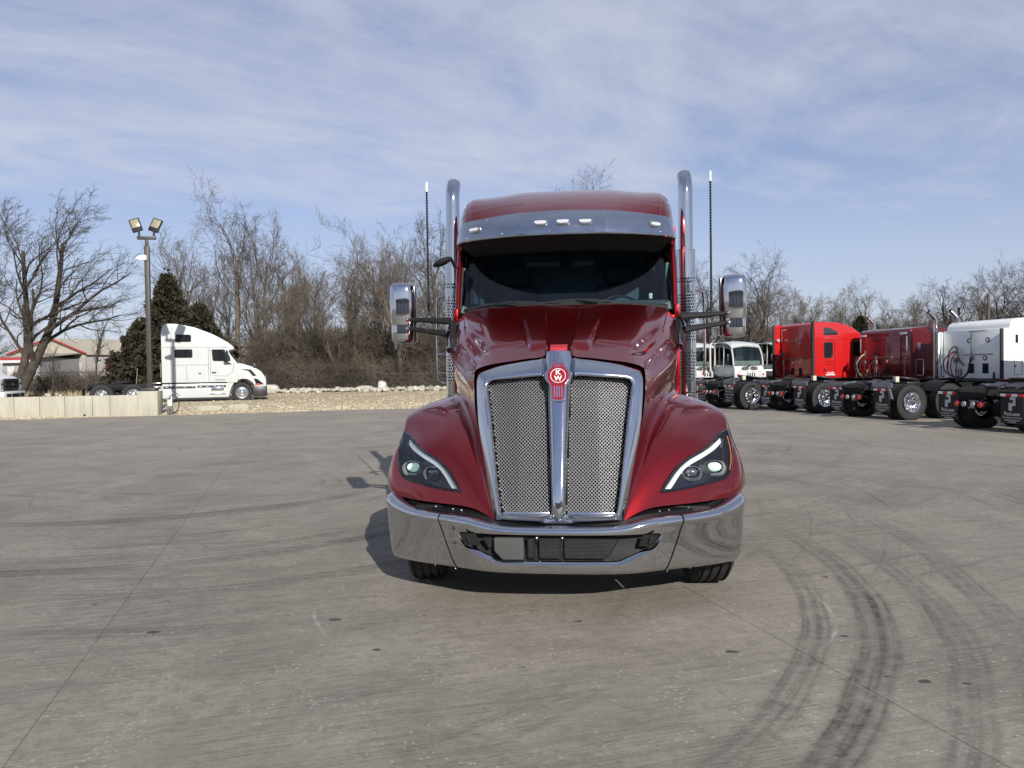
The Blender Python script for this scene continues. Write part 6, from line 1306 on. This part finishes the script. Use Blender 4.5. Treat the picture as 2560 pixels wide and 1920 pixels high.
UB = [(0, 2.27, 2.705), (.372, 2.275, 2.705), (.60, 2.29, 2.705), (.80, 2.33, 2.705), (.875, 2.36, 2.715), (.96, 2.38, 2.78), (1.03, 2.40, 2.84)]
m = MB(); A = np.array([[(p[0]*.995, p[1]+.012, p[2]-.004) for p in VB], UB]); m.grid(A); m.grid(A[:, ::-1]*np.array([-1, 1, 1])); m.build('visor_underside_shade', 'void_black', vis, ang=0)  # black sheet paints in the header's shade under the visor and the dark glass band
m = MB(); A = np.array([[(p[0]*.98, p[1]+.02, p[2]-.005) for p in VT], [(p[0]*.98, 2.55+.1*p[0]*p[0], 3.0) for p in VT]]); m.grid(A); m.grid(A[:, ::-1]*np.array([-1, 1, 1])); m.build('visor_top_gap', 'black_plastic', vis)
def vp(x, t):
    P = lerp2(t, .012); xs_ = [p[0] for p in P]; a = abs(x); y = np.interp(a, xs_, [p[1] for p in P]); z = np.interp(a, xs_, [p[2] for p in P]); y2 = np.interp(a+.03, xs_, [p[1] for p in P]); return x, y, z, math.atan2(y2-y, .03)*(1 if x > 0 else -1)
for x in (-.822, -.198, 0, .198, .822):
    px1, py1, pz1, yw = vp(x, .44); ml = empty('marker_light', (px1, py1-.008, pz1), yw); ml.parent = TR; ml.rotation_euler = Euler((R(-22), 0, yw)); ml.parent = vis
    hx = [(-.072, .032), (.072, .032), (.066, .0), (.048, -.028), (-.048, -.028), (-.066, 0)]
    ml2 = MB().prism(chaikin(hx, 1), .012, -.012, bev=.005).mesh('marker_light', 'chrome')
    bz = link('marker_light', ml2, vis, ml.location, ml.rotation_euler); bpy.data.objects.remove(ml)
    hx2 = [(a*.80, b*.62) for a, b in hx]; m = MB(); m.prism(chaikin(hx2, 1), -.008, -.020, bev=.004); m.build('marker_lens', 'lens_clear', bz)
    m = MB()
    for i in range(5): m.sphere((-.042+i*.021, -.0185, -.002), .0065, 8, 5)
    mm_ = m.build('marker_diodes', 'ink_white', bz); mm_['kind'] = 'stuff'
for x, t in ((-.70, .88), (-.36, .9), (.36, .9), (.70, .88), (-.90, .1), (-.55, .12), (-.12, .12), (.25, .12), (.55, .12), (.88, .12)):
    a = vp(x, t); m = MB(); m.sphere((a[0], a[1]-.002, a[2]), .0065, 8, 5); m.build('rivet', 'alloy', vis)
# --- roof fairing
RU = [
 [(0, 1.892, 3.026), (0, 2.10, 3.162), (0, 2.44, 3.330), (0, 2.85, 3.445), (0, 3.22, 3.463)],
 [(.38, 1.91, 3.022), (.40, 2.12, 3.158), (.43, 2.45, 3.322), (.46, 2.85, 3.437), (.46, 3.22, 3.455)],
 [(.62, 1.99, 3.008), (.64, 2.17, 3.145), (.665, 2.46, 3.300), (.69, 2.85, 3.402), (.70, 3.22, 3.415)],
 [(.80, 2.08, 2.995), (.82, 2.22, 3.135), (.845, 2.45, 3.275), (.86, 2.80, 3.382), (.87, 3.22, 3.395)],
 [(.905, 2.16, 2.985), (.925, 2.27, 3.12), (.945, 2.45, 3.250), (.950, 2.76, 3.352), (.955, 3.22, 3.36)],
 [(.97, 2.25, 2.975), (.995, 2.35, 3.07), (1.015, 2.50, 3.165), (1.02, 2.76, 3.262), (1.02, 3.22, 3.27)],
 [(1.01, 2.38, 2.94), (1.035, 2.46, 2.98), (1.048, 2.60, 3.03), (1.05, 2.80, 3.10), (1.05, 3.22, 3.10)]]
m = MB(); S1 = surf(RU[1:], 36, 30); m.grid(S1); m.grid(S1*np.array([-1, 1, 1]), flip=True)
S0 = surf([[(-p[0],)+tuple(p[1:]) for p in RU[1]], RU[0], RU[1]], 10, 30); m.grid(S0)
rf_ = m.build('roof_fairing', 'candy_red', TR, ang=60)
k = 8
ln = [tuple(S1[i, k]) for i in range(36)]; m = MB()
full_ln = [(-p[0], p[1], p[2]) for p in reversed(ln[:29])]+ln[:29]; m.tube([(p[0], p[1]-.001, p[2]+.001) for p in full_ln], .0028, 4); m.build('fairing_seam', 'stainless', rf_)
for s in (1, -1): m = MB(); m.tube([(s*(p[0]+.0005), p[1]-.001, p[2]+.001) for p in S1[19, :26]], .0026, 4); m.build('fairing_seam', 'stainless', rf_)
m = MB(); m.prism([(2.5, 2.9), (3.35, 2.9), (3.35, 3.14), (3.3, 3.3), (3.22, 3.3), (3.0, 3.12)], 1.0, 1.03, plane='yz'); m.prism([(2.5, 2.9), (3.35, 2.9), (3.35, 3.14), (3.3, 3.3), (3.22, 3.3), (3.0, 3.12)], -1.03, -1.0, plane='yz'); m.build('fairing_flank', 'candy_red', TR)

# --- mirrors
def mirror(s):
    def sect(z, hx, hy, p=3.2, n=28): return [(math.copysign(abs(math.cos(a))**(2/p), math.cos(a))*hx, math.copysign(abs(math.sin(a))**(2/p), math.sin(a))*hy, z) for a in np.linspace(0, 2*math.pi, n, endpoint=False)]
    mo = empty('mirror', (s*1.515, 2.0, 2.17), 0); mo.parent = TR; mo.rotation_euler = (0, 0, -s*R(6))
    def body(zs, name, mt):
        m = MB(); m.grid([sect(z, hx, hy) for z, hx, hy in zs], wrap=True); m.f.append(tuple(range(28))); m.f.append(tuple((len(zs)-1)*28+i for i in range(28))); m.mi += [0, 0]; return m.build(name, mt, mo, 50)
    body([(-.112, .098, .080), (-.06, .106, .088), (.08, .112, .092), (.18, .112, .092), (.235, .108, .088), (.262, .096, .076), (.276, .072, .055), (.280, .035, .03)], 'mirror_housing', 'chrome')
    body([(-.282, .045, .035), (-.279, .075, .058), (-.268, .090, .072), (-.24, .098, .080), (-.18, .101, .083), (-.114, .100, .083)], 'mirror_lower_housing', 'chrome')
    m = MB(); m.rbox(-s*.125-.012, -s*.125+.012, -.03, .095, -.262, .245, .03) if False else m.grid([[( -s*(.100+.012*math.sin(math.pi*t)), y, -.27+.53*t) for y in (-.055, -.02, .03, .08)] for t in np.linspace(0, 1, 12)]); 
    mm_ = MB(); mm_.rbox(-s*.118-.010, -s*.118+.010, -.045, .085, -.265, .25, .02); mm_.build('mirror_shell_side', 'black_gloss', mo)
    m = MB(); m.rbox(-.09, .09, .088, .096, -.24, .24, .02); m.build('mirror_glass', 'chrome', mo)
    for (zo, zi, yi) in ((2.104, 2.077, 1.85), (2.02, 1.955, 1.85)):
        a, b = Vector((s*1.44, 1.95, zo)), Vector((s*1.03, yi, zi)); m = MB(); P = []
        for t, hw, hh in ((0, .022, .016), (.06, .024, .018), (.5, .030, .024), (.92, .036, .032), (1, .038, .034)):
            c_ = a.lerp(b, t); P.append([(c_.x, c_.y+hw*dy, c_.z+hh*dz) for dy, dz in ((-1, -.5), (-.6, -1), (.6, -1), (1, -.5), (1, .5), (.6, 1), (-.6, 1), (-1, .5))])
        m.grid(P, wrap=True); m.f += [tuple(range(8)), tuple(range(32, 40))]; m.mi += [0, 0]; am = m.build('mirror_arm', 'black_plastic', TR)
        m = MB(); m.sphere((s*1.452, 1.925, zo), .023, 12, 8); m.build('mirror_pivot', 'chrome', am)
both(mirror)
m = MB(); m.tube([(-1.06, 2.3, 2.62), (-1.075, 2.24, 2.67), (-1.09, 2.2, 2.70)], .015, 6); m.sphere((0, 0, 0), 1, 14, 8, (.10, .06, .035))
for i in range(len(m.v)-15*9 if False else len(m.v)-14*9, len(m.v)):
    x, y, z = m.v[i]; m.v[i] = (-1.165+x*.95-z*.1, 2.2+y, 2.665+z-x*-.35)
m.build('lookdown_mirror', 'black_plastic', TR)

# --- exhaust stacks with perforated guards
def stack(s):
    cx, cy = s*1.262, 3.36
    m = MB(); pts = [(cx, cy, 1.0), (cx, cy, 2.0), (cx, cy, 3.0), (cx, cy, 3.47)]
    for a in np.linspace(0, 48, 9)[1:]: pts.append((cx, cy+.30*(1-math.cos(R(a))), 3.47+.30*math.sin(R(a))))
    m.tube(pts, [.076]*len(pts), 28, cap=False); st = m.build('exhaust_stack', 'chrome', TR, 60)
    m = MB(); p = Vector(pts[-1]); q = Vector(pts[-2]); d = (p-q).normalized(); m.tube([p-d*.02, p-d*.015], .07, 20); m.build('stack_bore', 'void_black', st)
    # guard: drilled sleeve; rows of octagonal holes
    m = MB(); rg = .100; nc = 22; ph = .036
    def cyl(a, z): return (cx+rg*math.cos(a), cy+rg*math.sin(a), z)
    def solid(z0, z1): m.grid([[cyl(2*math.pi*k/44, z) for k in range(44)] for z in (z0, z1)], wrap=True)
    def holes(z0, n):
        for r_i in range(n):
            za = z0+r_i*ph*.9; zb = za+ph*.9
            for c_i in range(nc):
                a0 = 2*math.pi*(c_i+(.5 if r_i % 2 else 0))/nc; a1 = a0+2*math.pi/nc; am_, zm = (a0+a1)/2, (za+zb)/2; da, dz_ = (a1-a0)/2, (zb-za)/2
                sq = [(-1, -1), (0, -1), (1, -1), (1, 0), (1, 1), (0, 1), (-1, 1), (-1, 0)]; o = len(m.v)
                for x, y in sq: m.v.append(cyl(am_+x*da, zm+y*dz_))
                for x, y in sq: l_ = math.hypot(x, y); m.v.append(cyl(am_+x/l_*da*.66, zm+y/l_*dz_*.66))
                for k in range(8): m.f.append((o+k, o+(k+1) % 8, o+8+(k+1) % 8, o+8+k)); m.mi.append(0)
        return z0+n*ph*.9
    z = 1.15; solid(z, 1.30); z = holes(1.30, 2); solid(z, 1.50); z = holes(1.50, 9); solid(z, 1.90); z = holes(1.90, 4); solid(z, 2.05); z = holes(2.05, 11); solid(z, 2.52); z = holes(2.52, 2); solid(z, 2.88)
    gd = m.build('heat_guard', 'chrome', TR, 60, recalc=False)
    m = MB(); m.lathe([(1.16, .085), (2.86, .085)], (cx, cy, 0), 'z', 24); m.lathe([(2.865, .084), (2.872, .102), (2.88, .084)], (cx, cy, 0), 'z', 32); m.build('muffler', 'dark_steel', gd)
    m = MB(); x1 = s*1.435; P = [(cx+s*.08, 3.24, 2.43), (x1-s*.03, 3.24, 2.43), (x1, 3.24, 2.39), (x1, 3.24, 1.56), (x1-s*.03, 3.24, 1.50), (cx+s*.09, 3.24, 1.48)]; m.tube(chaikin(P, 2, False), .013, 8); m.tube([(x1, 3.24, 1.80), (cx+s*.08, 3.24, 1.80)], .011, 8); m.build('grab_rail', 'chrome', TR)
    m = MB(); xa = s*1.455; m.tube([(xa, 2.9, 2.196+(3.50-2.196)*t/8+0) for t in range(9)], [.012, .011, .011, .010, .010, .009, .009, .008, .008], 6); an = m.build('antenna', 'rubber', TR)
    m = MB()
    for t in range(46): zc_ = 2.25+t*.0275; m.lathe([(zc_-.008, .008), (zc_, .0145), (zc_+.008, .008)], (xa, 2.9, 0), 'z', 6)
    sp = m.build('antenna_coil', 'black_gloss', an); sp['kind'] = 'stuff'
    m = MB(); m.tube([(xa, 2.9, 3.50), (xa, 2.9, 3.60)], .011, 8); m.build('antenna_tip', 'ink_white', an)
    m = MB(); m.tube([(xa, 2.9, 2.12), (xa, 2.9, 2.20)], [.026, .016], 8); m.tube([(s*1.04, 2.9, 2.13), (xa, 2.9, 2.13)], .012, 6); m.build('antenna_mount', 'dark_steel', an)
both(stack)

# --- chassis and wheels
def tyre_mesh(r=.5, w=.28, grooves=4, seg=44):
    m = MB(); hw = w/2; P = [(-hw*.72, r*.57), (-hw*.98, r*.66), (-hw, r*.80), (-hw*.93, r*.93), (-hw*.80, r*.985)]
    gx_ = np.linspace(-hw*.62, hw*.62, grooves)
    P.append((-hw*.74, r))
    for gx in gx_: P += [(gx-.011, r), (gx-.008, r-.014), (gx+.008, r-.014), (gx+.011, r)]
    P += [(hw*.74, r)]+[(-a, b) for a, b in reversed(P[:5])]
    m.lathe(P, (0, 0, 0), 'x', seg); return m.mesh('tyre', 'rubber', 40)
TY = tyre_mesh(.515, .30)
def rim_front_mesh():
    m = MB(); m.lathe([(.12, .295), (.125, .285), (.10, .27), (.02, .255), (.0, .235), (.02, .16), (.05, .11), (.10, .095), (.13, .085), (.14, .05), (.145, 0.001)], (0, 0, 0), 'x', 32)
    for k in range(10): a = 2*math.pi*k/10; m.lathe([(.03, .016), (.075, .014), (.08, .004)], (0, .143*math.cos(a), .143*math.sin(a)), 'x', 8)
    return m.mesh('rim', 'alloy', 40)
RF = rim_front_mesh()
def front_wheel(s):
    w_ = empty('wheel', (s*1.095, 1.12, .464), 0); w_.parent = TR; w_.rotation_euler = (0, 0, R(6)); link('tyre', TY, w_); link('rim', RF, w_, (0, 0, 0), (0, 0, 0 if s > 0 else math.pi))
    m = MB(); m.lathe([(-.14*s, .27), (-.05*s, .25), (0, .2)], n=24, axis='x'); m.build('wheel_inner', 'frame_black', w_)
both(front_wheel)
m = MB(); m.tube([(-1.0, 1.12, .46), (-.5, 1.12, .40), (.5, 1.12, .40), (1.0, 1.12, .46)], .06, 8); m.build('front_axle', 'frame_black', TR)
def chassis(s):
    m = MB(); m.rbox(s*.40-.04, s*.40+.04, .45, 9.0, .66, .93, .01); m.build('frame_rail', 'frame_black', TR)
    m = MB(); m.rbox(s*1.1-.16, s*1.1+.16, 2.1, 3.05, .38, .92, .03); m.build('step_fairing', 'candy_red', TR)
    m = MB(); m.lathe([(3.6, .30), (5.2, .30)], (s*.9, 0, .62), 'y', 20, cap=True); m.build('fuel_tank', 'alloy', TR)
    m = MB(); m.rbox(s*1.0-.3, s*1.0+.3, 1.72, 1.76, .20, 1.0, .01); m.build('splash_guard', 'frame_black', TR)
    for yy in (7.3, 8.6):
        for xx in (1.10, .78): w_ = empty('wheel', (s*xx, yy, .464), 0); w_.parent = TR; link('tyre', TY, w_); link('rim', RF, w_, (0, 0, 0), (0, 0, 0 if s > 0 else math.pi))
    m = MB(); m.rbox(s*.95-.3, s*.95+.3, 9.2, 9.21, .25, .9, .004); m.build('mudflap', 'rubber', TR)
both(chassis)
m = MB(); m.rbox(-.62, .62, .5, 1.9, .60, 1.5, .05); m.build('engine_block', 'frame_black', TR)
m = MB(); m.lathe([(.98, .48), (1.03, .45), (1.06, .30)], (0, 6.9, 0), 'z', 24, cap=True); m.build('fifth_wheel', 'dark_steel', TR)
